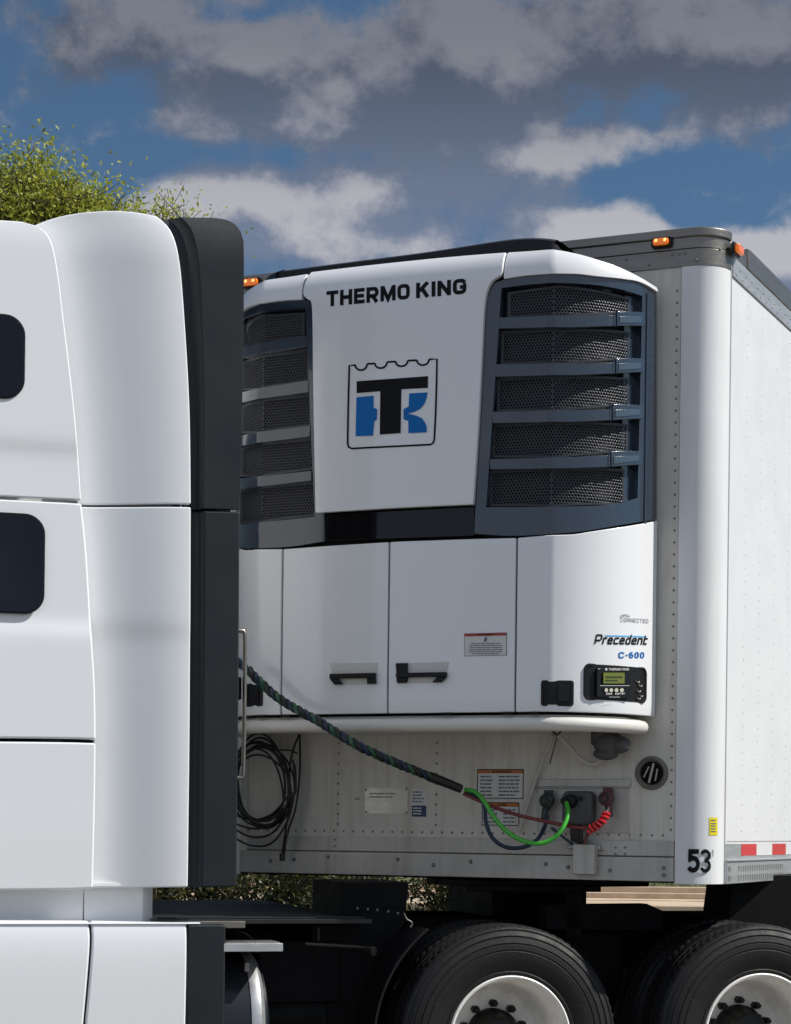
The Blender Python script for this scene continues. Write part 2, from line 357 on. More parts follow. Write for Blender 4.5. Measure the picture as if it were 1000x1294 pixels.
def glyph(ch, w_):                 # squarish wide capitals and lower case, capital height 1: (advance, [(polyline, closed)])
    h = w_/2; q = .2; t = 1-h; b = h; Wd = {'I': w_, 'M': 1.05, 'T': .82, 'E': .74, '-': .34, 'r': .5, 't': .46, 'H': .84, ' ': .3, "'": .1}.get(ch, .62 if ch.islower() or ch.isdigit() else .85); l = h; r_ = Wd-h; m = .5; x = .70-h
    def box(x0, x1, y0, y1): return arcp(x1-q, y1-q, q, q, 0, 90)+arcp(x0+q, y1-q, q, q, 90, 180)+arcp(x0+q, y0+q, q, q, 180, 270)+arcp(x1-q, y0+q, q, q, 270, 360)
    def bx2(x0, x1, y0, y1):
        k = min(q, (y1-y0)/2, (x1-x0)/2); return arcp(x1-k, y1-k, k, k, 0, 90)+arcp(x0+k, y1-k, k, k, 90, 180)+arcp(x0+k, y0+k, k, k, 180, 270)+arcp(x1-k, y0+k, k, k, 270, 360)
    G = {'T': [([(0, t), (Wd, t)], 0), ([(Wd/2, 1-w_), (Wd/2, 0)], 0)], 'H': [([(l, 0), (l, 1)], 0), ([(r_, 0), (r_, 1)], 0), ([(w_, m), (Wd-w_, m)], 0)],
         'E': [([(Wd, t), (l, t), (l, b), (Wd, b)], 0), ([(w_, m), (Wd*.94, m)], 0)], 'I': [([(l, 0), (l, 1)], 0)], 'L': [([(l, 1), (l, b), (Wd, b)], 0)],
         'M': [([(l, 0), (l, 1)], 0), ([(r_, 0), (r_, 1)], 0), ([(l*1.2, .95), (Wd/2, .12), (r_-l*.2, .95)], 0)], 'N': [([(l, 0), (l, 1)], 0), ([(r_, 0), (r_, 1)], 0), ([(l, .93), (r_, .07)], 0)],
         'K': [([(l, 0), (l, 1)], 0), ([(r_, .98), (w_*.9, .46)], 0), ([(w_*1.5, .60), (r_, .02)], 0)], 'O': [(bx2(l, r_, b, t), 1)], '0': [(bx2(l, r_, b, t), 1)], 'D': [([(l, b), (l, t)]+arcp(r_-.3, t-.3, .3, .3, 90, 0)+arcp(r_-.3, b+.3, .3, .3, 0, -90), 1)],
         'R': [([(l, 0), (l, t)]+arcp(r_-.22, t-.22, .22, .22, 90, 0)+arcp(r_-.22, .42+.22, .22, .22, 0, -90)+[(w_, .42)], 0), ([(Wd*.5, .42), (r_, .0)], 0)],
         'P': [([(l, 0), (l, t)]+arcp(r_-.2, t-.2, .2, .2, 90, 0)+arcp(r_-.2, .38+.2, .2, .2, 0, -90)+[(w_, .38)], 0)],
         'G': [([(r_, .72)]+arcp(r_-q, t-q, q, q, 0, 90)+arcp(l+q, t-q, q, q, 90, 180)+arcp(l+q, b+q, q, q, 180, 270)+arcp(r_-q, b+q, q, q, 270, 360)+[(r_, .46), (Wd*.52, .46)], 0)],
         'C': [([(r_, .68)]+arcp(r_-q, t-q, q, q, 0, 90)+arcp(l+q, t-q, q, q, 90, 180)+arcp(l+q, b+q, q, q, 180, 270)+arcp(r_-q, b+q, q, q, 270, 360)+[(r_, .32)], 0)],
         '6': [([(r_, t)]+arcp(l+q, t-q, q, q, 90, 180)+arcp(l+q, b+q, q, q, 180, 270)+arcp(r_-q, b+q, q, q, 270, 360)+arcp(r_-.15, .58-.15, .15, .15, 0, 90)+[(w_, .58)], 0)],
         '5': [([(Wd, t), (l*1.2, t), (l*1.1, .56)]+arcp(Wd*.46, .32, Wd*.46-.0, .30-h*.2, 125, -150, 12)+[], 0)],
         '3': [(arcp(Wd*.46, .74, Wd*.42-h*.3, .26-h*.6, 160, -80, 9)+arcp(Wd*.46, .28, Wd*.46-h*.3, .28-h*.6, 80, -160, 10), 0)],
         "'": [([(.05, 1), (.05, .72)], 0)], 'A': [([(h, 0), (Wd/2, t), (Wd-h, 0)], 0), ([(Wd*.25, .3), (Wd*.75, .3)], 0)], 'W': [([(h, 1), (Wd*.3, h), (Wd/2, .8), (Wd*.7, h), (Wd-h, 1)], 0)], 'F': [([(Wd, t), (l, t), (l, 0)], 0), ([(w_, m), (Wd*.9, m)], 0)],
         '-': [([(0, .48), (Wd, .48)], 0)], ' ': [], 'r': [([(l, 0), (l, x), (Wd, x)], 0)], 'e': [([(w_, .36), (r_, .36)]+arcp(r_-.14, x-.14, .14, .14, 0, 90)+arcp(l+.14, x-.14, .14, .14, 90, 180)+arcp(l+.14, b+.14, .14, .14, 180, 270)+[(Wd, b)], 0)],
         'c': [([(Wd, x)]+arcp(l+.14, x-.14, .14, .14, 90, 180)+arcp(l+.14, b+.14, .14, .14, 180, 270)+[(Wd, b)], 0)], 'd': [([(r_, 1), (r_, b)]+arcp(l+.14, b+.14, .14, .14, 270, 180)+arcp(l+.14, x-.14, .14, .14, 180, 90)+[(Wd-w_, x)], 0)],
         'n': [([(l, 0), (l, x)]+arcp(r_-.14, x-.14, .14, .14, 90, 0)+[(r_, 0)], 0)], 't': [([(l, .95), (l, b), (Wd, b)], 0), ([(w_, x), (Wd, x)], 0)]}
    return Wd, G[ch]
def stroke_text(mb, body, f, w_=.2, shear=0.0, gap=.12):   # f maps (0..1, 0..1) onto the surface
    x = 0; items = []
    for ch in body:
        Wd, G = glyph(ch, w_); items += [(x, g, c) for g, c in G]; x += Wd+gap
    tot = x-gap+shear
    for x0, g, c in items:
        pts = []
        for i, q in enumerate(g):
            nx_ = g[(i+1) % len(g)]; pts.append(q)
            d = math.hypot(nx_[0]-q[0], nx_[1]-q[1])
            if (i < len(g)-1 or c) and d > .35: pts += [(q[0]+(nx_[0]-q[0])*k/3, q[1]+(nx_[1]-q[1])*k/3) for k in (1, 2)]
        pts = [p_ for k, p_ in enumerate(pts) if k == 0 or math.hypot(p_[0]-pts[k-1][0], p_[1]-pts[k-1][1]) > 1e-5]
        if c and math.hypot(pts[0][0]-pts[-1][0], pts[0][1]-pts[-1][1]) < 1e-5: pts.pop()
        A, B = ribbon(pts, w_, bool(c)); mb.grid([[f((x0+q.x+shear*q.y)/tot, q.y) for q in A], [f((x0+q.x+shear*q.y)/tot, q.y) for q in B]])
    return mb
# ================================================================== TRAILER
T = TF
def tp(u, v, y=0.0): return T.ypl(u, v, y)
TW = 2.6; RC = .145; TL = 15.9
ZB = T.ypl(852, 1117, 0).z; ZT = T.ypl(862, 292, .0).z
trailer = thing('semi_trailer', 'long white refrigerated box semi-trailer with riveted side and rounded silver front corner', 'trailer', T, (-1.3, 0, 0))
z_rib = tp(800, 1062).z          # top of the lower front rails
z_rail2 = tp(800, 1082).z
zt1 = T.ypl(866, 336, 0).z       # lower edge of the top band
# body shell
def footprint(off=0.0, n=10):    # outline of the box seen from above, rounded front corners
    pts = [(-TW-off, TL)]
    for k in range(n+1):
        a = PI+PI/2*k/n; pts.append((-TW+RC+math.cos(a)*(RC+off), RC+math.sin(a)*(RC+off)))
    for k in range(n+1):
        a = -PI/2+PI/2*k/n; pts.append((-RC+math.cos(a)*(RC+off), RC+math.sin(a)*(RC+off)))
    pts.append((off, TL)); return pts
def band(name, m, z0, z1, off, thick, x0=None, x1=None, y1=None, par=trailer, bevel=.003, n=14):
    fo = footprint(off, n); fi = footprint(off-thick, n); pr = [(a, b) for a, b in zip(fo, fi)]
    if x0 is not None: pr = [q for q in pr if x0 <= q[0][0] <= x1 and (y1 is None or q[0][1] <= y1)]
    mb = MB(T); mb.grid([[V((a[0], a[1], z)) for a, b in pr] for z in (z1, z0)], [[V((b[0], b[1], z)) for a, b in pr] for z in (z1, z0)])
    return mb.build(name, m, par, bevel=bevel)
# front wall sheet between the posts
XS = tp(857, 700).x              # seam where the corner post starts (left edge of the post)
XL = -TW-XS
mb = MB(T); mb.box(XL, XS, .0, .03, z_rib, zt1); fw = mb.build('front_wall', M['wall'], trailer)
PART = {}
mb = MB(T)                       # closed inner body so that nothing shows through
mb.box(-TW+.03, -.03, .16, TL-.02, ZB+.02, ZT-.06); mb.box(XL, XS, .034, .16, ZB+.02, ZT-.06)
mb.build('inner_body', M['wall'], trailer)
mb = MB(T); mb.prism([(-TW+.02, .1, ZT-.05), (-TW+.1, .03, ZT-.05), (-.1, .03, ZT-.05), (-.02, .1, ZT-.05), (-.02, TL, ZT-.05), (-TW+.02, TL, ZT-.05)], (0, 0, .045)); mb.build('roof', M['side'], trailer, bevel=.01)
mb = MB(T); mb.box(-TW+.03, -.03, .05, TL, ZB+.002, ZB+.016); mb.build('underside', M['chassis'], trailer)
# corner posts
def post(x_in, x_out_y, mirror):
    pts = []; n = 22
    pts.append((XS+.0015, -.004))
    for k in range(n+1):
        a = -PI/2+PI/2*k/n; pts.append((-RC+math.cos(a)*(RC+.004), RC+math.sin(a)*(RC+.004)))
    pts.append((.004, RC+.01))
    if mirror: pts = [(-TW-a, b) for a, b in pts]
    ctr = V((-RC, RC, 0)) if not mirror else V((-TW+RC, RC, 0))
    g = [[V((a, b, z)) for a, b in pts] for z in (zt1+.0, ZB)]
    g2 = [[V((a+(ctr.x-a)*.06, b+(ctr.y-b)*.06, z)) for a, b in pts] for z in (zt1, ZB)]
    m = MB(T); m.grid(g, g2); return m.build('corner_post', M['post'], trailer, bevel=.002)
cp = post(0, 0, False); cp2 = post(0, 0, True)
# top band (two steps) and top edge
PART['top_band'] = band('top_band', M['steel'], zt1-.004, zt1+.075, .006, .02, -TW-.1, .1, .4)
band('top_rail', M['steel'], zt1+.078, ZT-.03, .003, .02, -TW-.1, .1, .4)
band('roof_edge', M['steel'], ZT-.031, ZT+.012, .012, .03, -TW-.1, .1, .42, bevel=.008)
for x0, x1 in ((XL-.0, XS),):
    mb = MB(T)
    rivets(mb, [(x, -.0075, zt1+.02+.035*(k % 2)) for k, x in enumerate([XL+.1+i*.11 for i in range(22)])], .008)
    rivets(mb, [(x, -.0075, zt1+.055) for x in (XS-.01, XS+.02)], .008)
    merge(PART['top_band'], mb.build('rivet_row', M['rivet'], trailer))
# side skin
xr = 0.0
ysk = T.xpl(921, 600, 0).y       # the flat steel edge strip ends where the white skin starts
zs0 = T.xpl(990, 1066, 0).z; zst = T.xpl(921+0, 352, 0).z
zst = T.xpl(1000, 420, 0).z; zsm = T.xpl(1000, 397, 0).z
mb = MB(T); mb.box(-.03, .003, ysk, TL, zs0, zst); PART['side_skin'] = mb.build('side_skin', M['side'], trailer)
mb = MB(T); mb.box(-.03, .006, RC+.012, ysk-.001, ZB+.005, zsm); mb.build('edge_strip', M['alu'], trailer, bevel=.002)
mb = MB(T); mb.box(-TW-.003, -TW+.03, RC+.02, TL, zs0, zst); mb.build('side_skin', M['side'], trailer)
mb = MB(T)
pts = []
for j, yy_ in enumerate([T.xpl(u, 700, 0).y for u in (940.5, 959.5, 978, 995)]+[]):
    z = zs0+.06
    while z < zst-.02: pts.append((.0033, yy_, z)); z += .062
y0_ = T.xpl(995, 700, 0).y; k = 0
while y0_ < TL-.2 and k < 34:
    y0_ += .41; k += 1; z = zs0+.06
    while z < zst: pts.append((.0033, y0_, z)); z += .12
rivets(mb, pts, .0045, (1, 0, 0), .0015); merge(PART['side_skin'], mb.build('rivet_row', M['rivetw'], trailer))
# side top rail: white perforated-looking rail, then dark upper rail and roof lip
mb = MB(T); mb.box(-.02, .012, ysk+.002, TL, zst+.002, zsm); PART['usr'] = mb.build('upper_side_rail', M['alu'], trailer, bevel=.003)
mb = MB(T); mb.box(-.05, .016, .425, TL, zsm+.002, ZT+.010); mb.box(-.05, .008, RC+.012, .425, zsm+.002, ZT-.032); mb.build('roof_side_rail', M['steel'], trailer, bevel=.006)
mb = MB(T); rivets(mb, [(.0125, ysk+.05+i*.055, zst+.02+.03*(i % 2)) for i in range(150)], .006, (1, 0, 0), .003); merge(PART['usr'], mb.build('rivet_row', M['rivet'], trailer))
# side bottom rail
zr1 = T.xpl(990, 1086, 0).z
mb = MB(T); mb.box(-.02, .007, RC+.012, TL, zr1+.002, zs0-.002); PART['lsr'] = mb.build('lower_side_rail', M['alu'], trailer, bevel=.002)
mb = MB(T); mb.box(-.02, .02, RC+.012, TL, ZB+.0, zr1-.001); mb.box(-.02, .026, RC+.012, TL, zr1-.001, zr1+.009); PART['bsr'] = mb.build('bottom_side_rail', M['alu'], trailer, bevel=.003)
mb = MB(T)                       # punched holes: two rows of dark slots
for r_, zf in ((0, .66), (1, .24)):
    z = ZB+(zr1-ZB)*zf
    ys = [RC+.03, RC+.06]+[RC+.17+i*.042 for i in range(1, 22)]+[RC+1.3+i*.05 for i in range(60)]
    for yv in ys: mb.add([(.0212, yv-.009, z+.014), (.0212, yv+.009, z+.014), (.0212, yv+.004, z-.014), (.0212, yv-.002, z-.014)], [(0, 1, 2, 3)])
merge(PART['bsr'], mb.build('slot_row', M['rivet'], trailer, smooth=False))
mb = MB(T); rivets(mb, [(.0035, ysk+.03+i*.022, zs0+.012) for i in range(160)], .004, (1, 0, 0), .002); merge(PART['side_skin'], mb.build('rivet_row', M['rivet'], trailer))
ya = T.xpl(935, 1074, 0).y; yb = T.xpl(954, 1074, 0).y; yc = T.xpl(974, 1074, 0).y; yd = T.xpl(991, 1074, 0).y
zc0 = T.xpl(945, 1081, 0).z; zc1 = T.xpl(945, 1066.5, 0).z
ln = yb-ya; y_ = ya; i = 0
while y_ < 9 and i < 16:
    mb = MB(T); mb.box(.0072, .0084, y_, y_+ln, zc0, zc1); tag(mb.build('red_tape', M['redtape'], trailer, smooth=False))
    mb = MB(T); mb.box(.0072, .0084, y_+ln+.002, y_+yc-ya-.002, zc0, zc1); mb.build('white_tape', M['whitetape'], trailer, smooth=False)
    y_ += yc-ya; i += 1
# lower front rails
mb = MB(T); mb.box(XL, XS-.001, -.008, .03, z_rail2+.002, z_rib); mb.build('front_rail', M['rail'], trailer, bevel=.002)
mb = MB(T); mb.box(XL, XS-.001, -.016, .03, ZB+.01, z_rail2-.003); mb.build('front_sill', M['rail'], trailer, bevel=.003)
mb = MB(T)
zr = tp(600, 1052).z
pts = [(XS-.055-i*.052, -.0005, z_rib+.025) for i in range(46)]
pts += [(tp(u, 1000).x, -.0005, z_rib+.06+i*.049) for u in (427.5, 551.5) for i in range(10)]
pts += [(XS-.018, -.0005, z_rib+.05+i*.0545) for i in range(46)]
pts += [(tp(u, 1070).x, -.0085, tp(u, v).z) for u, v in ((424, 1061), (424, 1069), (779, 1071), (791, 1071), (779, 1079), (791, 1079), (727, 1076), (762, 1075))]
rivets(mb, pts, .0062)
rivets(mb, [(tp(u, v, -.016).x, -.0165, tp(u, v, -.016).z) for u, v in ((839, 1097), (839, 1106), (415, 1083), (503, 1086), (548, 1093), (595, 1089), (690, 1092), (771, 1100), (342, 1088), (372, 1086), (718, 1096), (754, 1096))], .011, h=.006)
merge(fw, mb.build('rivet_row', M['rivet'], trailer))
# vertical seam strip and cover strips on the front skin
mb = MB(T)
x = tp(798, 980).x; mb.box(x-.004, x+.02, -.003, 0, z_rib+.004, tp(798, 905).z); mb.build('seam_strip', M['wall'], trailer, bevel=.001); mb = MB(T)
x = tp(311, 1000).x; mb.box(x-.02, x+.014, -.012, 0, ZB+.02, tp(311, 925).z)
mb.build('seam_strip', M['wall'], trailer, bevel=.001)
# recessed connector panel with ledge
def fbox(mb, u0, u1, v0, v1, y0, y1):
    a = tp(u0, v1, y0); b = tp(u1, v0, y0); return mb.box(a.x, b.x, y0, y1, a.z, b.z)
mb = MB(T); fbox(mb, 676, 797, 985, 994, -.014, 0); fbox(mb, 675, 794, 994.8, 996.4, -.009, 0); mb.build('ledge', M['rail'], trailer, bevel=.002)
mb = MB(T); fbox(mb, 679, 794, 997, 1051, -.006, 0); mb.build('connector_panel', M['rail'], trailer, bevel=.002)
mb = MB(T); fbox(mb, 723, 751, 1067, 1105, -.075, -.017); fbox(mb, 716, 758, 1068, 1073, -.03, -.017); jb = mb.build('junction_box', M['rail'], trailer, bevel=.006)
# seven way socket
a = tp(733, 1021, -.03)
mb = MB(T); mb.prism([(a.x+x, -.006, a.z+z) for x, z in rrect(-.074, .074, -.078, .078, .03)], (0, -.07, 0)); sk = mb.build('socket_housing', M['greyrub'], trailer, bevel=.014, seg=3)
mb = MB(T); mb.lathe([(.001, -.02), (.026, -.02), (.032, -.012), (.034, .03)], (a.x-.028, -.088, a.z+.03), 'y', 20); mb.tube([(a.x-.028-.02, -.09, a.z+.035), (a.x-.028-.02, -.12, a.z+.03)], .018, 12); mb.box(a.x-.03, a.x+.03, -.1, -.08, a.z+.035, a.z+.052); mb.build('plug', M['blackpl'], sk, bevel=.003)
mb = MB(T)
for k in range(5): mb.tube([(a.x-.03+k*.012, -.05, a.z-.07), (a.x-.034+k*.013, -.055, a.z-.11), (a.x-.03+k*.012, -.045, a.z-.155-.004*k)], .0055, 8)
mb.build('wire', [M['cord'], M['redhose']], sk)
def gladhand(u, v, m, flip):
    c = tp(u, v, -.05); mb = MB(T)
    mb.lathe([(.001, -.03), (.02, -.034), (.032, -.026), (.036, -.01), (.03, .0), (.022, .02), (.022, .045)], (c.x, c.y, c.z), 'y', 24)
    mb.tube([(c.x, -.03, c.z-.01), (c.x-.01*flip, -.05, c.z-.045), (c.x-.015*flip, -.05, c.z-.085)], lambda t: .019-.004*t, 12)
    mb.box(c.x-.022, c.x+.022, -.045, -.03, c.z+.02, c.z+.05)
    g = mb.build('gladhand', m, trailer, bevel=.003)
    mb = MB(T); mb.lathe([(.012, -.037), (.022, -.04), (.022, -.032)], (c.x, c.y, c.z), 'y', 20); mb.build('seal', M['cord'], g); return g
M['gg'] = mat('dark_green_cast', (.03, .05, .045), .5, var=.4, vscale=30); M['gr'] = mat('dark_red_cast', (.1, .03, .035), .5, var=.5, vscale=30)
gladhand(692, 1012, M['gg'], 1); gladhand(767, 1009, M['gr'], -1)
# round vent port
c = tp(824, 977, 0)
mb = MB(T); mb.lathe([(.001, .0), (.052, .0), (.056, -.012), (.066, -.02), (.074, -.014), (.078, .0)], (c.x, 0, c.z), 'y', 36); vp = mb.build('round_port', mat('dirty_port_metal', (.13, .12, .1), .5, var=.2, vscale=20), trailer)
mb = MB(T); mb.lathe([(.001, -.006), (.053, -.004)], (c.x, 0, c.z), 'y', 30)
mb.build('port_bowl', M['chassis'], vp)
mb = MB(T); mb.tube([(c.x-.01, -.012, c.z-.045), (c.x+.012, -.014, c.z+.045)], .006, 8); mb.tube([(c.x-.035, -.012, c.z-.02), (c.x-.01, -.013, c.z+.03)], .004, 8); mb.tube([(c.x+.02, -.012, c.z-.035), (c.x+.03, -.013, c.z+.02)], .004, 8); mb.build('port_bars', M['rail'], vp)
# labels on the lower front
def plaque(name, u0, u1, v0, v1, m, y=-.001, th=.0015, par=trailer, frame_m=None):
    a = tp(u0, v1, y); b = tp(u1, v0, y); mb = MB(T); mb.box(a.x, b.x, y-th, y, a.z, b.z); o = mb.build(name, m, par, smooth=False); return o, a, b
def lines(par, u0, u1, v0, v1, n, m, y, name='print', h=.45, seed=1, seg=4):
    rnd = random.Random(seed); mb = MB(T); a = tp(u0, v1, y); b = tp(u1, v0, y); hz = (b.z-a.z)/n
    for i in range(n):
        z = b.z-(i+.5)*hz; x = a.x; end = a.x+(b.x-a.x)*rnd.uniform(.75, 1)
        while x < end:
            l_ = rnd.uniform(.3, 1)*(b.x-a.x)/seg; x2 = min(x+l_, end)
            mb.add([(x, y, z-hz*h/2), (x2, y, z-hz*h/2), (x2, y, z+hz*h/2), (x, y, z+hz*h/2)], [(0, 1, 2, 3)]); x = x2+.0035
    return mb.build(name, m, par, smooth=False)
M['orange'] = mat('orange_ink', (.42, .13, .02), .5)
M['lightwall'] = mat('label_plate_metal', (.5, .49, .45), .3, metal=.4, var=.1, vscale=6)
for (u0, u1, v0, v1, nl) in ((603, 662, 972, 1009, 6), (609, 656.5, 1014, 1043, 4)):
    o, a, b = plaque('warning_label', u0, u1, v0, v1, M['ink']); plaque('label_face', u0+1, u1-1, v0+1, v1-1, M['white'], -.0028, .0006, o)
    plaque('label_heading', u0+1, u1-1, v0+1, v0+5.2, M['orange'], -.0036, .0006, o)
    mb = MB(T); a_ = tp(u0+20, v0+4.6, -.0046); b_ = tp(u1-16, v0+1.8, -.0046); stroke_text(mb, 'WARNING', lambda x, y: (a_.x+(b_.x-a_.x)*x, -.0046, a_.z+(b_.z-a_.z)*y)); mb.build('lettering', M['ink'], o, smooth=False)
    lines(o, u0+4, u0+22, v0+7, v1-2, nl, M['inkgrey'], -.0038, seed=3, seg=2); lines(o, u0+27, u1-3, v0+7, v1-2, nl, M['inkgrey'], -.0038, seed=5, seg=3)
o, a, b = plaque('maker_plate', 461, 516, 996, 1028, M['lightwall']); 
mb = MB(T); rivets(mb, [(tp(u, v).x, -.003, tp(u, v).z) for u, v in ((463, 998), (514, 997), (463, 1026), (514, 1027))], .006); merge(o, mb.build('rivet', M['rivet'], o))
lines(o, 467, 505, 1001, 1009, 2, M['rivet'], -.0032, seed=9)
o, a, b = plaque('paper_label', 519.5, 541, 997, 1033, M['white']); plaque('label_square', 520.5, 539, 1018, 1032, M['navy'], -.0028, .0006, o); lines(o, 521, 537, 999, 1015, 4, M['inkgrey'], -.0028, seed=4, seg=2)
lines(o, 522, 536, 1019.5, 1030, 3, M['white'], -.0037, seed=8, seg=2)
lines(trailer, 449, 457, 1008, 1011, 1, M['rivet'], -.0012, name='stamp', h=1)
# 53' on the post, and the yellow sticker: wrapped on the rounded corner
def pw(u, v, off=.0055):          # point on the rounded right corner seen at (u, v)
    o, d = T.ray(u, v); c = V((-RC, RC)); r = RC+.004+off
    d2 = V((d.x, d.y)); o2 = V((o.x, o.y))-c; A = d2.dot(d2); B = 2*o2.dot(d2); Cc = o2.dot(o2)-r*r; disc = B*B-4*A*Cc
    if disc < 0: t = -B/(2*A)
    else: t = (-B-math.sqrt(disc))/(2*A)
    q = o+d*t
    if q.x < -RC: q = T.ypl(u, v, -.004-off)
    return q
mb = MB(T)
stroke_text(mb, '5', lambda x, y: pw(869.5+14*x, 1101-28*y), .22); stroke_text(mb, '3', lambda x, y: pw(885.5+13*x, 1102-28*y), .17)
mb.build('number_lettering', M['ink'], trailer, smooth=False)
mb = MB(T); mb.add([pw(900.2, 1074), pw(901.8, 1074), pw(901.4, 1083), pw(900.6, 1083)], [(0, 1, 2, 3)]); mb.build('foot_mark', M['inkgrey'], trailer, smooth=False)
mb = MB(T); mb.grid([[pw(896.7+(907-896.7)*i/5, v, .002) for i in range(6)] for v in (1033, 1055.5)]); ys = mb.build('yellow_sticker', M['yellow'], trailer)
mb = MB(T)
for i, v in enumerate((1036, 1040, 1043, 1046.5, 1050)): mb.grid([[pw(898.5+6.5*k/3, vv, .0032) for k in range(4)] for vv in (v, v+1.2)])
mb.build('print', M['inkgrey'], ys)
# marker lights
def marker(x, y, z, axis, w_=.1, h_=.036):
    mb = MB(T)
    if axis == 'y':
        mb.prism([(x+a, y, z+b) for a, b in rrect(-w_/2-.012, w_/2+.012, -h_/2-.008, h_/2+.008, .014)], (0, -.012, 0)); base = mb.build('marker_light', M['blackpl'], trailer, bevel=.003)
        mb = MB(T); mb.prism([(x+a, y-.012, z+b) for a, b in rrect(-w_/2, w_/2, -h_/2, h_/2, .012)], (0, -.022, 0)); mb.build('lens', M['amber'], base, bevel=.008)
        if 'bulb' not in M: M['bulb'] = mat('bulb', (1, .6, .2), .3, emit=((1, .55, .15), 1.2))
        for bx_ in (x-.02, x+.022): mb = MB(T); rivets(mb, [(bx_, y-.0345, z+.004)], .008); mb.build('bulb', M['bulb'], base)
    else:
        mb.prism([(x, y+a, z+b) for a, b in rrect(-w_/2-.01, w_/2+.01, -h_/2-.008, h_/2+.008, .014)], (.012, 0, 0)); base = mb.build('marker_light', M['blackpl'], trailer, bevel=.003)
        mb = MB(T); mb.prism([(x+.012, y+a, z+b) for a, b in rrect(-w_/2, w_/2, -h_/2, h_/2, .012)], (.022, 0, 0)); mb.build('lens', M['amber'], base, bevel=.008)
q = tp(837, 307, -.008); marker(q.x, -.008, q.z, 'y', .075, .032)
q2 = tp(319, 358, -.008); marker(q2.x, -.008, q2.z, 'y', .085, .034)
q = T.xpl(921, 312, .008); marker(.02, q.y+.06, q.z, 'x', .09, .04)
# landing legs and a rear bogie far back
mb = MB(T)
for x in (-TW+.45, -.45): mb.box(x-.06, x+.06, 3.0, 3.14, .3, ZB); mb.box(x-.13, x+.13, 2.95, 3.19, .26, .3)
mb.box(-TW+.45, -.45, 3.04, 3.1, .75, .82)
mb.build('landing_gear', M['chassis'], trailer, bevel=.006)
for y in (12.3, 13.55):
    for x in (-.14, -TW+.42):
        mb = MB(T); mb.lathe([(.27, -.13), (.30, -.14), (.46, -.14), (.51, -.11), (.51, .11), (.46, .14), (.30, .14), (.27, .13)], (x, y, .51), 'x', 40, closed=True); tr = mb.build('rear_tyre', M['rubber'], trailer)
        mb = MB(T); mb.lathe([(.001, .03), (.16, .03), (.25, .0), (.275, .13)], (x, y, .51), 'x', 32); mb.build('rear_rim', M['rim'], tr)
mb = MB(T); mb.box(-TW+.7, -.7, 11.4, 14.4, .75, ZB)
for y in (12.3, 13.55): mb.box(-TW+.3, -.3, y-.06, y+.06, .45, .57)
mb.build('bogie_frame', M['chassis'], trailer, bevel=.01)

# ================================================================== REFRIGERATION UNIT
XC = -1.347
prof = [(0.0, -.52)]; 
for k in range(1, 13): d = .729*k/12; prof.append((d, -.52+.012*(d/.729)**2))
P0, P1, P2, P3 = (.731, -.506), (.875, -.44), (1.030, -.30), (1.062, -.01)
for k in range(1, 25):
    t = k/24; prof.append(tuple((1-t)**3*a+3*(1-t)**2*t*b+3*(1-t)*t*t*c+t**3*d for a, b, c, d in zip(P0, P1, P2, P3)))
cum = [0]
for a, b in zip(prof, prof[1:]): cum.append(cum[-1]+math.hypot(b[0]-a[0], b[1]-a[1]))
SMAX = cum[-1]; SCR = cum[12]
def pxy(s):
    a = min(abs(s), SMAX); i = 0
    while i < len(cum)-2 and cum[i+1] < a: i += 1
    f = (a-cum[i])/(cum[i+1]-cum[i]); x = prof[i][0]+(prof[i+1][0]-prof[i][0])*f; y = prof[i][1]+(prof[i+1][1]-prof[i][1])*f
    tx = prof[i+1][0]-prof[i][0]; ty = prof[i+1][1]-prof[i][1]; l = math.hypot(tx, ty); nx, ny = ty/l, -tx/l
    if s < 0: x = -x; nx = -nx
    return XC+x, y, nx, ny
def S(s, z, off=0.0, rnd=True):
    x, y, nx, ny = pxy(s)
    if rnd:
        t = max(0, min(.985, (z-(ZUT-.15))/.17)); off -= .13*(1-math.sqrt(1-t*t))
        t = max(0, min(.98, (ZUB+.05-z)/.09)); off -= .02*(1-math.sqrt(1-t*t))
    return V((x+nx*off, y+ny*off, z))
def us(u, v, off=0.0):              # (s, z) of the unit's face seen at (u, v)
    o, d = T.ray(u, v)
    def g(s):
        x, y, nx, ny = pxy(s); x += nx*off; y += ny*off; t = (y-o.y)/d.y; return o.x+d.x*t-x, t
    prev = None; n = 500
    for i in range(n+1):
        s = -SMAX+2*SMAX*i/n; val, t = g(s)
        if prev and prev[1] > 0 >= val or (prev and prev[1] < 0 <= val):
            a, b = prev[0], s; va = prev[1]
            for _ in range(20):
                m_ = (a+b)/2; vm = g(m_)[0]
                if (vm > 0) == (va > 0): a = m_; va = vm
                else: b = m_
            cand = ((a+b)/2); t = g(cand)[1]
            x, y, nx, ny = pxy(cand)
            if nx*d.x+ny*d.y < 0: return V((cand, (o+d*t).z))
        prev = (s, val)
    # off the silhouette: clamp
    s = SMAX if u > 560 else -SMAX
    x, y, nx, ny = pxy(s); t = (y-o.y)/d.y; return V((s, (o+d*t).z))
ZUT = 4.0; ZUB = 1.85
ZUT = T.ypl(560, 322, -.5).z; ZUB = T.ypl(560, 901, -.5).z
print('ZUT', ZUT, 'ZUB', ZUB, 'ZT', ZT, 'ZB', ZB, 'XS', XS, 'SCR', SCR, SMAX, 'us crease', us(703, 500), us(336, 500), us(826, 500), us(308, 500))
unit = thing('refrigeration_unit', 'big white nose mounted cooling unit with dark grilles, black crown and T logo and crown outline badge', 'cooling unit', T, (XC, -.26, ZUB-.05))
unit['label'] = 'large white cooling unit on trailer front with dark grilles and black and blue logo'
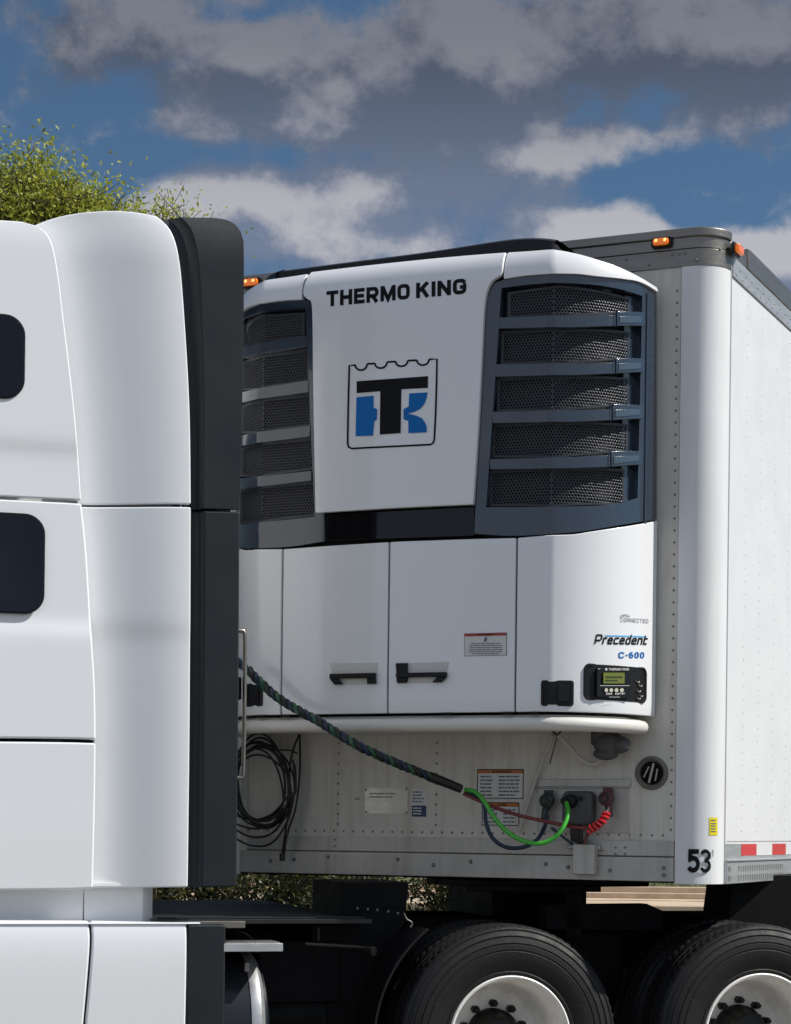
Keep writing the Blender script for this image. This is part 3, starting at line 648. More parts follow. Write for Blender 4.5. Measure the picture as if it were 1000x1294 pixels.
def upatch(name, Tt, Bt, Lf, Rt, off, th, m, par=unit, n=30, k=10, bevel=.004, build=True, mb=None, rnd=True, sharp=35):
    g = coons([V((a[0], a[1], 0)) for a in Tt], [V((a[0], a[1], 0)) for a in Bt], [V((a[0], a[1], 0)) for a in Lf], [V((a[0], a[1], 0)) for a in Rt], n, k)
    mb = mb or MB(T)
    mb.grid([[S(q.x, q.y, off, rnd) for q in r] for r in g], [[S(q.x, q.y, off-th, rnd) for q in r] for r in g])
    return mb.build(name, m, par, bevel=bevel, sharp=sharp) if build else mb
def lin(a, b, n=6): return [V(a).lerp(V(b), i/n) for i in range(n+1)]
def quad(a, b, c, d): return dict(Tt=[a, b], Bt=[d, c], Lf=[a, d], Rt=[b, c])      # TL TR BR BL
def U(pts): return [us(u, v) for u, v in pts]
def mirr(pts): return [V((-q.x, q.y)) if len(q) == 2 else V((-q.x, q.y, 0)) for q in pts]
# inner body of the unit, behind every panel
mb = MB(T)
zs = [ZUB+.02, ZUT-.2, ZUT-.1, ZUT-.05]; rows = []
for z in zs:
    rows.append([S(-SMAX+2*SMAX*i/60, z, -.075) for i in range(61)])
rows = [[V((q.x, min(q.y, -.004), q.z)) for q in r] for r in rows]
mb.grid(rows[::-1], [[V((q.x, -.003, q.z)) for q in r] for r in rows[::-1]]); mb.build('inner_body', M['blackpl'], unit)
# --- centre panel
cpT = U([(388, 341), (470, 331), (560, 322), (636.5, 316.5)]); cpB = U([(401, 649), (500, 643), (600, 638.5)])
cpL = [cpT[0], us(385.5, 360), us(385.7, 374), us(391, 379), us(396.5, 390), us(398, 480), us(399.5, 570), cpB[0]]; cpR = [cpT[-1], us(637, 333), us(635.5, 348), us(623, 358), us(615, 382), us(611, 450), us(606.5, 540), cpB[-1]]
upatch('centre_panel', cpT, cpB, cpL, cpR, .022, .03, M['unit'], n=40, k=60, bevel=.006)
# --- white cap panels above the grilles (right traced, left mirrored where hidden)
frT = U([(638, 353), (665, 349), (703, 346.5), (730, 347), (755, 350)])+[us(785, 353), us(807, 357)]; ca = max(frT[-1].x, 0); frT.append(V((SMAX-.03, frT[-1].y-.015)))
capT = [us(638.5, 316)]; z0 = capT[0].y
frT_ = [V((q[0], q[1])) for q in frT]
capTop = [V((capT[0].x, z0)), V((.6, z0-.005)), V((SCR, z0-.01)), V((.85, z0-.03)), V((.98, z0-.058)), V((SMAX-.14, z0-.1)), V((SMAX-.05, frT_[-1].y+.02))]
def capp(sg):
    Tt = [V((sg*q.x, q.y)) for q in capTop]; Bt = [V((sg*q.x, q.y)) for q in frT_]
    return upatch('cap_panel', Tt, Bt, [Tt[0], Bt[0]], [Tt[-1], Bt[-1]], .012, .03, M['unit'], n=44, k=10, bevel=.006)
capp(1); capp(-1)
# --- grille frame
inTL = us(631, 372); inTR = us(810, 372); inBL = us(614.5, 641); inBR = us(808, 634)
inT = U([(634, 364), (665, 360), (709, 357.5), (760, 361), (812, 374)])
inB = U([(614.5, 641), (700, 640), (770, 638), (806, 629)])
frB = U([(599.5, 674.5), (654, 677), (722, 673), (787, 663)]); frB.append(V((SMAX, us(822, 653).y)))
frB = [V((q[0], q[1])) for q in frB]
frL = [frT_[0], us(621, 361), us(614.5, 385), us(612, 410), us(608.5, 507), us(601, 640), frB[0]]
def grille(sg):
    X = lambda pts: [V((sg*q[0], q[1])) for q in pts]
    mb = MB(T); kw = dict(off=.0, th=.05, m=None, build=False, mb=mb)
    iT, iB, fT, fB = X(inT), X(inB), X(frT_), X(frB); fL = X(frL)
    upatch('', fT, iT, [fT[0], iT[0]], [fT[-1], iT[-1]], n=40, k=3, **kw)
    upatch('', iB, fB, [iB[0], fB[0]], [iB[-1], fB[-1]], n=40, k=4, **kw)
    L1 = [fT[0]]+fL[1:-1]+[fB[0]]
    upatch('', [fT[0], iT[0]], [fB[0], iB[0]], L1, [iT[0], iB[0]], n=4, k=24, **kw)
    upatch('', [iT[-1], fT[-1]], [iB[-1], fB[-1]], [iT[-1], iB[-1]], [fT[-1], fB[-1]], n=10, k=16, **kw)
    fr = mb.build('grille_frame', M['frame'], unit, bevel=.004, sharp=30, weld=False)
    ra, rb = us(817, 380).x, us(819.5, 380).x
    zt_r = frT_[-3].y-.03; zb_r = frB[-2].y+.02
    upatch('frame_rib', X([V((ra, zt_r)), V((rb, zt_r))]), X([V((ra, zb_r)), V((rb, zb_r))]), X([V((ra, zt_r)), V((ra, zb_r))]), X([V((rb, zt_r)), V((rb, zb_r))]), .006, .01, M['frame'], par=fr, n=2, k=20, bevel=.002)
    # recess wall at the outer end, and the lip under the top
    mb = MB(T); g = [[S(sg*(inT[-1].x-.001), z, o) for o in (-.002, -.06)] for z in (inT[-1].y, inB[-1].y)]
    upatch('recess_panel', X([us(797, 372), inT[-1]]), X([us(792, 634), inB[-1]]), X([us(797, 372), us(792, 634)]), X([inT[-1], inB[-1]]), -.034, .01, M['frame'], par=fr, n=6, k=10, bevel=0)
    upatch('backing', X([inT[0], inT[-1]]), X([inB[0], inB[-1]]), X([inT[0], inB[0]]), X([inT[-1], inB[-1]]), -.058, .01, M['black'], par=fr, n=30, k=4, bevel=0)
    bars = [((628, 373.0, 386.5), (712, 372, 385), (774, 371, 385), (773, 356.5+9, 382)), ]
    # mesh strips: top-left, top-crease, top-right, bottom-left, bottom-crease, bottom-right (photo)
    strips = [((639, 369), (709, 360), (802, 377), (639, 398.5), (712, 397.5), (802, 395)),
              ((633, 418), (712, 416), (802, 419.5), (630, 457.5), (712, 458), (802, 452)),
              ((627, 478), (712, 476), (801, 478), (625, 517), (706, 517), (801, 511)),
              ((622, 536.5), (706, 534), (800, 536.5), (619, 575.5), (703, 576), (800, 569)),
              ((618, 595), (703, 593), (799, 593.5), (615.5, 637), (697, 637.5), (795, 636))]
    for a, b, c, d, e, f in strips:
        top = [us(*a), us(*b), us(*c)]; bot = [us(*d), us(*e), us(*f)]; sl, sr = max(top[0].x, bot[0].x), min(top[2].x, bot[2].x)
        sl = min(top[0].x, bot[0].x)
        def zf(L_, s):
            if s < L_[1].x: t = (s-L_[0].x)/(L_[1].x-L_[0].x); return L_[0].y+(L_[1].y-L_[0].y)*t
            t = (s-L_[1].x)/(L_[2].x-L_[1].x); return L_[1].y+(L_[2].y-L_[1].y)*t
        mb = MB(T); p_ = .0150; hh = p_*.866; zb_, zt_ = min(q.y for q in bot)-.03, max(q.y for q in top)+.03
        ox = .014                       # solid margin left and right
        ri = 0; z = zb_
        while z < zt_:
            s = sl+ox+(p_/2 if ri % 2 else 0)
            while s < sr-ox:
                if zf(bot, s)-.004 < z < zf(top, s)+.004:
                    hexo = []; hexi = []
                    for k in range(6):
                        an = PI/2+k*PI/3; so_, zo_ = s+math.cos(an)*p_*.5774, z+math.sin(an)*p_*.5774; si_, zi_ = s+math.cos(an)*p_*.40, z+math.sin(an)*p_*.40
                        so_ = min(max(so_, sl+ox), sr-ox); zo_ = min(max(zo_, zf(bot, so_)), zf(top, so_)); zi_ = min(max(zi_, zf(bot, si_)+.001), zf(top, si_)-.001)
                        hexo.append(S(sg*so_, zo_, -.03)); hexi.append(S(sg*si_, zi_, -.031))
                    mb.add(hexo+hexi, [(k, (k+1) % 6, 6+(k+1) % 6, 6+k) for k in range(6)])
                s += p_
            z += hh; ri += 1
        for s0_, s1_ in ((sl, sl+ox), (sr-ox, sr)):
            mb.grid([[S(sg*s_, zf(L_, s_), -.0295) for s_ in (s0_, s1_)] for L_ in (top, bot)])
        for L_, dz_ in ((top, .005), (bot, -.005)):
            mb.grid([[S(sg*(sl+(sr-sl)*i/30), zf(L_, sl+(sr-sl)*i/30)+o_*dz_, -.029) for i in range(31)] for o_ in (1, -1)])
        mb.build('grille_mesh', M['mesh'], fr, sharp=50)
    # louvre bars with their tabs
    for i, (l, r0, r1, tl) in enumerate([((630, 373+0, 388+14.5), (709, 401-14.5, 415), (783, 385, 413), 0), ((627, 459, 476), (712, 459, 475.5), (812, 453, 472), 0)][:0]): pass
    barpx = [((631, 401.5, 415.5), (712, 399, 414), (775, 398.5, 412.5), (778, 394.5, 412.5), (812.5, 395, 412.5)),
             ((626.5, 460.5, 476.5), (712, 459.5, 474.5), (774, 458.5, 472.5), (777, 453.5, 472.5), (811.5, 453.5, 470.5)),
             ((623, 520.5, 535), (709, 518.5, 533.5), (770, 517.5, 531.5), (773, 511.5, 531.5), (810.5, 512.5, 529.5)),
             ((619.5, 580, 593.5), (705, 578, 592.5), (768, 575.5, 590.5), (771, 570.5, 590.5), (809, 570.5, 587.5))]
    for bl in barpx:
        Tt = [us(q[0], q[1]) for q in bl]; Bt = [us(q[0], q[2]) for q in bl]
        mb = MB(T)
        upatch('', X(Tt[:3]), X(Bt[:3]), X([Tt[0], Bt[0]]), X([Tt[2], Bt[2]]), .004, .04, None, n=30, k=3, build=False, mb=mb)
        upatch('', X([Tt[2], Tt[3]]), X([Bt[2], Bt[3]]), X([Tt[2], Bt[2]]), X([Tt[3], Bt[3]]), .006, .042, None, n=2, k=3, build=False, mb=mb)
        upatch('', X([Tt[3], Tt[4]]), X([Bt[3], Bt[4]]), X([Tt[3], Bt[3]]), X([Tt[4], Bt[4]]), .012, .046, None, n=8, k=3, build=False, mb=mb)
        bo = mb.build('louvre_bar', M['frame'], fr, bevel=.003)
        c0, c1 = bl[3], bl[4]; q = lambda u, v: us(u, v)
        mb = MB(T); h0 = (c0[2]-c0[1])
        upatch('', X([q(c0[0]+3, c0[1]+h0*.35), q(c1[0]-4, c1[1]+h0*.28)]), X([q(c0[0]+2, c0[2]-h0*.2), q(c1[0]-5, c1[2]-h0*.22)]), X([q(c0[0]+3, c0[1]+h0*.35), q(c0[0]+2, c0[2]-h0*.2)]), X([q(c1[0]-4, c1[1]+h0*.28), q(c1[0]-5, c1[2]-h0*.22)]), .0155, .004, None, n=6, k=2, build=False, mb=mb)
        mb.build('louvre_tab', mat('tab_plastic', (.09, .13, .17), .2, coat=1) if 'tabm' not in M else M['tabm'], bo, bevel=.001)
    return fr
M['tabm'] = mat('tab_plastic', (.04, .065, .095), .2, coat=1)
grille(1); grille(-1)
# --- glossy black band under the centre panel
bT = [V((cpB[0].x, cpB[0].y-.006)), V((cpB[-1].x, cpB[-1].y-.006))]; bB = [us(400, 684), us(598, 677)]
bT[0].x = -frB[0].x+.005; bB[0].x = -frB[0].x+.005; bT[1].x = frB[0].x-.003; bB[1].x = frB[0].x-.003
upatch('black_band', bT, bB, [bT[0], bB[0]], [bT[1], bB[1]], -.004, .03, M['gloss'], n=16, k=2, bevel=.002)
# --- lower doors
seams = [us(357, 790).x, us(491.5, 790).x, us(652.5, 790).x]
zb_c = ZUB
def topz(s):                     # lower edge of frame/band: straight in the middle, rising round the corners like the photo
    a = abs(s); pts = [(0, us(500, 683.5).y), (frB[0].x, us(600, 680).y)]+[(q.x, q.y-.006) for q in frB[1:]]
    for (a0, z0_), (a1, z1_) in zip(pts, pts[1:]):
        if a <= a1: return z0_+(z1_-z0_)*(a-a0)/(a1-a0)
    return pts[-1][1]
def botz(s): return ZUB+.0
gap = .004
def lower(name, s0, s1, m=M['unit']):
    Tt = [V((s0+(s1-s0)*i/12, topz(s0+(s1-s0)*i/12)-.004)) for i in range(13)]; Bt = [V((s0, botz(s0))), V((s1, botz(s1)))]
    return upatch(name, Tt, Bt, [Tt[0], Bt[0]], [Tt[-1], Bt[-1]], .006, .03, m, n=36, k=26, bevel=.005)
dl0 = lower('side_door', -SMAX, seams[0]-gap); dl = lower('front_door', seams[0]+gap, seams[1]-gap); dr = lower('front_door', seams[1]+gap, seams[2]-gap); rp = lower('control_panel_door', seams[2]+gap, SMAX)
# door handles: pale dished pocket with a black pull
def pocket(par, c, latch):       # c: TL TR BR BL pixels
    q = [us(*a) for a in c]; mb = MB(T)
    o = upatch('handle_pocket', [q[0], q[1]], [q[3], q[2]], [q[0], q[3]], [q[1], q[2]], .0085, .004, mat('pocket', (.55, .54, .52), .45), par=par, n=6, k=4, bevel=.003)
    h = q[0].y-q[3].y; w0 = q[1].x-q[0].x
    i0 = V((q[0].x+w0*.04, q[0].y-h*.5)); i1 = V((q[1].x-w0*.03, q[0].y-h*.5)); j0 = V((q[3].x+.0+w0*.02, q[3].y+h*.02)); j1 = V((q[2].x-w0*.01, q[2].y+h*.02))
    bar0 = V((i0.x, i0.y-h*.22)); bar1 = V((i1.x, i1.y-h*.22))
    mb = MB(T)
    def pr(pts, o0, o1): mb.prism([S(a.x, a.y, o0) for a in pts], S(0, 2.2, o1)-S(0, 2.2, o0))
    pr([i0, i1, bar1, bar0], .009, .03)
    e = w0*.17
    pr([bar0, V((bar0.x+e, bar0.y)), V((j0.x+e, j0.y)), V((j0.x, j0.y))], .009, .026)
    pr([V((bar1.x-e, bar1.y)), bar1, V((j1.x, j1.y)), V((j1.x-e, j1.y))], .009, .026)
    if latch: pr([V((q[0].x+w0*.02, q[0].y-h*.02)), V((q[0].x+w0*.24, q[0].y-h*.02)), V((q[0].x+w0*.24, q[3].y+h*.08)), V((q[0].x+w0*.05, q[3].y+h*.08))], .009, .022)
    mb.build('handle', M['blackpl'], o if False else par, bevel=.003)
pocket(dl, [(417.5, 838), (479, 837.5), (478, 865), (424, 866)], False)
pocket(dr, [(501, 838), (569, 836.5), (561, 863), (503, 864)], True)
# small warning sticker on the right door
def uplaque(name, u0, u1, v0, v1, off, m, par, th=.0008):
    a, b, c, d = us(u0, v0), us(u1, v0), us(u1, v1), us(u0, v1); a.y = b.y = (a.y+b.y)/2; c.y = d.y = (c.y+d.y)/2
    return upatch(name, [a, b], [d, c], [a, d], [b, c], off, th, m, par=par, n=4, k=1, bevel=0)
st = uplaque('warning_label', 587.5, 641.5, 800, 829, .0072, M['inkgrey'], dr); uplaque('label_face', 588.2, 640.8, 800.6, 828.3, .0084, M['white'], st); uplaque('label_heading', 588.2, 640.8, 800.6, 803.8, .0096, M['red'], st)
mb = MB(T); rnd = random.Random(5)
def ulines(mb, u0, u1, v0, v1, n, off, fill=.4, mn=.7):
    for i in range(n):
        v = v0+(v1-v0)*(i+.5)/n; h = (v1-v0)/n*fill/2; um = (u0+u1)/2; hw = (u1-u0)/2*rnd.uniform(mn, 1); u = um-hw
        while u < um+hw:
            u2 = min(u+rnd.uniform(2, 6), um+hw); mb.add([S(*us(a, b), off) for a, b in ((u, v-h), (u2, v-h), (u2, v+h), (u, v+h))], [(0, 1, 2, 3)]); u = u2+.8
ulines(mb, 594, 636, 812, 827.5, 6, .0097); mb.add([S(*us(a, b), .0097) for a, b in ((614, 805), (616, 805), (617, 808), (615.5, 811), (612, 811), (613, 808.5))], [(0, 1, 2, 3, 4, 5)]); mb.build('print', M['inkgrey'], st, smooth=False)
mb = MB(T); a_, b_ = us(605, 803.4), us(624, 801.2); stroke_text(mb, 'WARNING', lambda x, y: S(a_.x+(b_.x-a_.x)*x, a_.y+(b_.y-a_.y)*y, .0108)); mb.build('lettering', M['ink'], st, smooth=False)
def uface(mb, a0, a1, b0, b1, rad, off, n=12, m=14):   # rounded rectangle wrapped on the face of the unit
    rows = []
    for j in range(m+1):
        z = b0+(b1-b0)*j/m; e = min(z-b0, b1-z); ins = rad-math.sqrt(max(0, rad*rad-(rad-e)**2)) if e < rad else 0
        rows.append([S(a0+ins+(a1-a0-2*ins)*i/n, z, off) for i in range(n+1)])
    mb.grid(rows)
# black recessed latches
def ublack(par, u0, u1, v0, v1, sg=1):
    mb = MB(T); c = [(u0, v0), (u1, v0), (u1, v1), (u0, v1)]; q = [us(*a) for a in c]
    sx0, sx1, zt_, zb_ = q[0].x, q[1].x, (q[0].y+q[1].y)/2, (q[2].y+q[3].y)/2
    out = rrect(sx0, sx1, zb_, zt_, .012); inn = rrect(sx0+.012, sx1-.012, zb_+.014, zt_-.012, .006); n_ = len(out)
    A = [S(a, b, .007) for a, b in out]; A2 = [S(a, b, .012) for a, b in out]; B = [S(a, b, .012) for a, b in inn]; B2 = [S(a, b, .0085) for a, b in inn]
    mb.add(A+A2+B+B2, [(k, (k+1) % n_, n_+(k+1) % n_, n_+k) for k in range(n_)]+[(n_+k, n_+(k+1) % n_, 2*n_+(k+1) % n_, 2*n_+k) for k in range(n_)]+[(2*n_+k, 2*n_+(k+1) % n_, 3*n_+(k+1) % n_, 3*n_+k) for k in range(n_)]); uface(mb, sx0+.006, sx1-.006, zb_+.006, zt_-.006, .008, .0085)
    o = mb.build('latch_recess', M['frame'] if sg else M['blackpl'], par)
    mb = MB(T); w_ = sx1-sx0; mb.prism([S(a, b, .009) for a, b in rrect(sx0+w_*.52, sx1-.018, zb_+.02, zt_-.02, .003)], S(0, 2, .006)-S(0, 2, 0)); mb.build('latch', M['blackpl'], o, bevel=.002)
ublack(rp, 685, 724.5, 860, 892.5, 0)
ublack(dl0, 314, 333.5, 864, 893, 0)
# controller
q0, q1 = us(737, 838), us(814.5, 888); sx0, sx1, zt_, zb_ = q0.x, q1.x, q0.y, us(775, 886.5).y
mb = MB(T)
def ring(r_, a0, a1, b0, b1, off, rad=.03): return [S(a, b, off) for a, b in rrect(a0, a1, b0, b1, rad)]
R0 = ring(0, sx0, sx1, zb_, zt_, .0065); R1 = ring(0, sx0+.002, sx1-.002, zb_+.002, zt_-.002, .013); R2 = ring(0, sx0+.010, sx1-.010, zb_+.010, zt_-.010, .013, .024); R3 = ring(0, sx0+.014, sx1-.014, zb_+.013, zt_-.013, .008, .02)
n_ = len(R0); fs = []
for j in range(3): fs += [(j*n_+k, j*n_+(k+1) % n_, (j+1)*n_+(k+1) % n_, (j+1)*n_+k) for k in range(n_)]
mb.add(R0+R1+R2+R3, fs); uface(mb, sx0+.004, sx1-.004, zb_+.004, zt_-.004, .02, .0085); ctl = mb.build('controller', M['blackpl'], rp, sharp=50)
mb = MB(T); a, b = us(751, 845), us(792, 883); mb.prism([S(x, z, .011) for x, z in rrect(a.x, b.x, b.y, a.y, .008)], (S((a.x+b.x)/2, 2, .014)-S((a.x+b.x)/2, 2, 0))); mb.build('keypad', M['gloss'], ctl, bevel=.004)
kn = (a.x+b.x)/2; dvec = S(kn, 2, .026)-S(kn, 2, 0)
def K(u, v, e=0.0):               # on the keypad's flat front
    s, z = us(u, v); base = S(kn, z, .0); t = S(kn+.01, z, 0)-S(kn-.01, z, 0); t.normalize(); return base+t*(s-kn)+(dvec.normalized())*(.0258+e)
def kquad(mb, u0, u1, v0, v1, e=0.0): mb.add([K(u0, v0, e), K(u1, v0, e), K(u1, v1, e), K(u0, v1, e)], [(0, 1, 2, 3)])
mb = MB(T); kquad(mb, 757.5, 784.5, 850.5, 864); mb.build('screen', M['lcd'], ctl, smooth=False)
mb = MB(T); kquad(mb, 760, 782, 855, 857.5, .0006); kquad(mb, 760, 776, 859.5, 861.5, .0006); mb.build('screen_text', mat('lcd_dark', (.03, .04, .008), .4), ctl, smooth=False)
for i in range(4):
    mb = MB(T); c_ = K(761.5+6.6*i, 872.5); mb.add([c_+(K(761.5+6.6*i+2.4*math.cos(t*PI/8), 872.5+2.6*math.sin(t*PI/8))-c_)*1.0 for t in range(16)], [tuple(range(16))]); mb.build('button', mat('button', (.5, .5, .4), .5) if 'btn' not in M else M['btn'], ctl, smooth=False); M['btn'] = bpy.data.materials['button']
mb = MB(T); stroke_text(mb, 'THERMO KING', lambda x, y: K(764.5+25*x, 847.6-2.9*y, .0005)); kquad(mb, 760, 762.6, 844.7, 847.6, .0005); kquad(mb, 752.5, 790, 866.6, 867.2, .0005)
stroke_text(mb, 'ON  OFF', lambda x, y: K(761+24*x, 878.2-2.3*y, .0005)); kquad(mb, 765, 779, 881, 881.5, .0005); mb.build('lettering', M['white'], ctl, smooth=False)
mb = MB(T)
for k_, (u, v) in enumerate(((803, 861), (806, 866), (804, 873), (807, 879), (804, 882))): mb.tube([S(*us(u-2, v), .012), S(*us(u+1, v+2), .014), S(*us(u+2.5, v+.5), .012)], .003, 6)
mb.build('seal_tag', M['steel'], ctl)
# --- lettering
def tband(mb, body, u0, v0, u1, v1, h, off, **k):        # baseline from (u0,v0) to (u1,v1), cap height h in pixels
    def f(x, y): return S(*us(u0+(u1-u0)*x, v0+(v1-v0)*x-h*y), off)
    stroke_text(mb, body, f, **k)
for wd_, ua, ub in (('THERMO', 415.5, 520.5), ('KING', 528.5, 592)):
    mb = MB(T); tband(mb, wd_, ua, 389-(ua-415.5)*.0929, ub, 389-(ub-415.5)*.0929, 19.5, .0235, w_=.245, gap=.12); mb.build('name_lettering', M['ink'], unit, smooth=False)
def split(mb_, n=3): pass
mb = MB(T); tband(mb, 'Precedent', 750, 814, 818, 815, 12.5, .0085, w_=.17, gap=.12, shear=.28); mb.build('model_lettering', M['ink'], rp, smooth=False)
mb = MB(T); mb.grid([[S(*us(764+(815-764)*i/8, v+1.3*i/8), .0079) for i in range(9)] for v in (802.6, 804.2)]); mb.build('blue_stripe', mat('lightblue', (.1, .42, .75), .4), rp)
mb = MB(T); tband(mb, 'C-600', 780.5, 831.8, 812.5, 831.8, 7.8, .0085, w_=.19, gap=.2); mb.build('number_lettering', M['blue'], rp, smooth=False)
mb = MB(T); tband(mb, 'CONNECTED', 783, 785.6, 817.5, 787.6, 5.0, .0085, w_=.14, gap=.35)
for r_ in (2.2, 4.0): mb.grid([[S(*us(788.5+rr*1.3*math.cos(a), 780.2-rr*.8*math.sin(a)), .0085) for a in [PI*k/8 for k in range(9)]] for rr in (r_, r_+.7)])
mb.build('connected_lettering', M['inkgrey'], rp, smooth=False)
# --- logo, traced
def lg(x, y, off=.024): return S(*us(430+x/7.143, 440+y/7.143), off)
def strip(mb, pts, w_, off=.0235, closed=False):           # line of constant width in the logo's own plane
    n = len(pts); L_ = []; R_ = []
    for i in range(n):
        a = pts[i-1] if (i or closed) else pts[0]; b = pts[(i+1) % n] if (i < n-1 or closed) else pts[-1]; t = V((b[0]-a[0], b[1]-a[1])).normalized()
        L_.append(lg(pts[i][0]-t.y*w_/2, pts[i][1]+t.x*w_/2, off)); R_.append(lg(pts[i][0]+t.y*w_/2, pts[i][1]-t.x*w_/2, off))
    if closed: L_.append(L_[0]); R_.append(R_[0])
    mb.grid([L_, R_])
top = []
def sc_(x0, x1, y0, y1, dep):     # one scallop of the crown edge
    return [(x0+(x1-x0)*(.5-.5*math.cos(PI*k/8)), y0+(y1-y0)*k/8+dep*math.sin(PI*k/8)) for k in range(9)]
crown = [(103, 166), (158, 163)]+sc_(158, 262, 165, 158, 46)+[(270, 150), (333, 148)]+sc_(335, 440, 152, 143, 42)+[(448, 134), (518, 131)]+sc_(522, 628, 135, 127, 42)+[(638, 121), (710, 119)]+sc_(712, 820, 122, 115, 44)+[(830, 110), (892, 108)]
out = crown+[(889, 300), (880, 600), (868, 830), (858, 862), (835, 878), (640, 888), (300, 904), (125, 914), (98, 900), (88, 870), (92, 600), (98, 350)]
mb = MB(T); strip(mb, out, 17, .0238, True); mb.build('logo_outline', M['ink'], unit, smooth=False)
mb = MB(T)
tp_ = [(170, 308), (812, 262), (810, 368), (572, 380), (565, 775), (378, 788), (382, 398), (170, 415)]
mb.add([lg(a, b, .0245) for a, b in tp_], [(0, 1, 2, 3, 6, 7), (3, 4, 5, 6)]); mb.build('logo_letter', M['ink'], unit, smooth=False)
mb = MB(T)
mb.add([lg(a, b, .0245) for a, b in [(168, 452), (322, 438), (322, 545), (355, 560), (352, 650), (328, 672), (316, 798), (160, 803)]], [(0, 1, 2, 3, 4, 5, 6, 7)]); mb.build('logo_letter', M['blue'], unit, smooth=False); mb = MB(T)
mb.add([lg(a, b, .0245) for a, b in [(642, 418), (808, 408), (800, 455), (780, 510), (745, 555), (700, 580), (630, 600), (700, 615), (755, 640), (785, 680), (800, 720), (800, 768), (636, 776), (634, 665), (592, 650), (592, 560), (638, 535)]], [(0, 1, 2, 3, 4, 5, 6, 15, 16), (6, 7, 8, 9, 10, 11, 12, 13, 14, 15)])
mb.build('logo_letter', M['blue'], unit, smooth=False)
# --- round trim tube under the doors
mb = MB(T); ss_ = [-SMAX+.02+(SMAX*2-.055)*i/60 for i in range(61)]
pts = [S(s, ZUB-.052, -.018, False) for s in ss_]
mb.tube(pts, lambda t: .032 if t < .97 else .032*math.sqrt(max(.02, 1-((t-.97)/.03)**2)), 16); mb.build('bottom_trim', M['trim'], unit, sharp=60)
mb = MB(T); rows = [[S(-SMAX+(2*SMAX-.2)*i/50, ZUB-.02, -.03, False) for i in range(51)]]
mb.grid([[V((q.x, min(q.y, -.003), ZUB-.012)) for q in rows[0]], [V((q.x, min(q.y+.02, -.003), ZUB-.07)) for q in rows[0]]], [[V((q.x, -.0025, ZUB-.012)) for q in rows[0]], [V((q.x, -.0025, ZUB-.07)) for q in rows[0]]]); mb.build('unit_base', M['trim'], unit)
mb = MB(T)
for u in (566, 642, 676, 330, 362): 
    s = us(u, 899).x; mb.prism([S(s-.022, ZUB-.004, .0), S(s+.022, ZUB-.004, .0), S(s+.022, ZUB-.011, .0), S(s-.022, ZUB-.011, 0)], S(s, ZUB, .012)-S(s, ZUB, 0)); mb.build('rubber_stop', M['blackpl'], unit); mb = MB(T)
# --- black roof cover
tz0 = T.ypl(640, 300, -.38).z
mb = MB(T); n_ = 60; rows = []
for dz_, off in ((-.13, -.10), (-.05, -.085), (-.015, -.095), (0.0, -.13), (.006, -.2)):
    r_ = []
    for i in range(n_+1):
        s = (-.93+1.72*i/n_); x, y, nx, ny = pxy(s); q = V((x+nx*off, y+ny*off, 0)); e = min(1, (.79-s)/.30, (s+.93)/.2); hh = tz0-.036+.012*(s+.3)+.014*math.exp(-((s-.5)/.3)**2)
        q.z = hh+dz_-(1-math.sqrt(max(0, 1-(1-e)**2)))*.07; r_.append(q)
    rows.append(r_)
rows.append([V((q.x, -.02, q.z)) for q in rows[-1]])
mb.grid(rows[::-1], [[V((q.x, max(q.y, -.02) if False else q.y, ZUT-.16)) for q in r] for r in rows[::-1]]); mb.build('roof_cover', M['blackpl'], unit, sharp=50)
# --- drain hose, wires and boot under the unit
mb = MB(T); A_ = lambda u, v, y: T.ypl(u, v, y)
mb.tube(cat([A_(704, 928, -.12), A_(716, 940, -.1), A_(733, 958, -.08), A_(746, 965.5, -.06), A_(756, 963, -.05), A_(764, 952, -.05)], 24), .0115, 10); mb.build('drain_hose', M['hosew'], unit)
mb = MB(T); mb.tube(cat([A_(699, 929, -.1), A_(688, 955, -.05), A_(677, 985, -.03), A_(666, 1020, -.03), A_(655, 1052, -.03)], 24), .0095, 10); mb.build('drain_hose', M['hosew'], unit)
mb = MB(T); mb.tube([A_(704, 931, -.14), A_(695, 965, -.13)], .0028, 6); mb.tube([A_(698, 924, -.14), A_(704, 929, -.15), A_(709, 925, -.14)], .005, 6); mb.build('wire_end', M['cord'], unit)
c_ = A_(770, 940, -.12); mb = MB(T); mb.sphere(c_, .085, 20, (.85, .8, .72)); mb.sphere(c_+V((.055, -.01, -.005)), .05, 16, (1, 1, .8)); mb.sphere(c_+V((-.015, 0, -.045)), .055, 16, (1.1, .9, .55)); mb.tube([c_+V((-.03, 0, .0)), c_+V((-.035, .01, .08))], .055, 16)
o = mb.build('rubber_boot', M['greyrub'], unit)
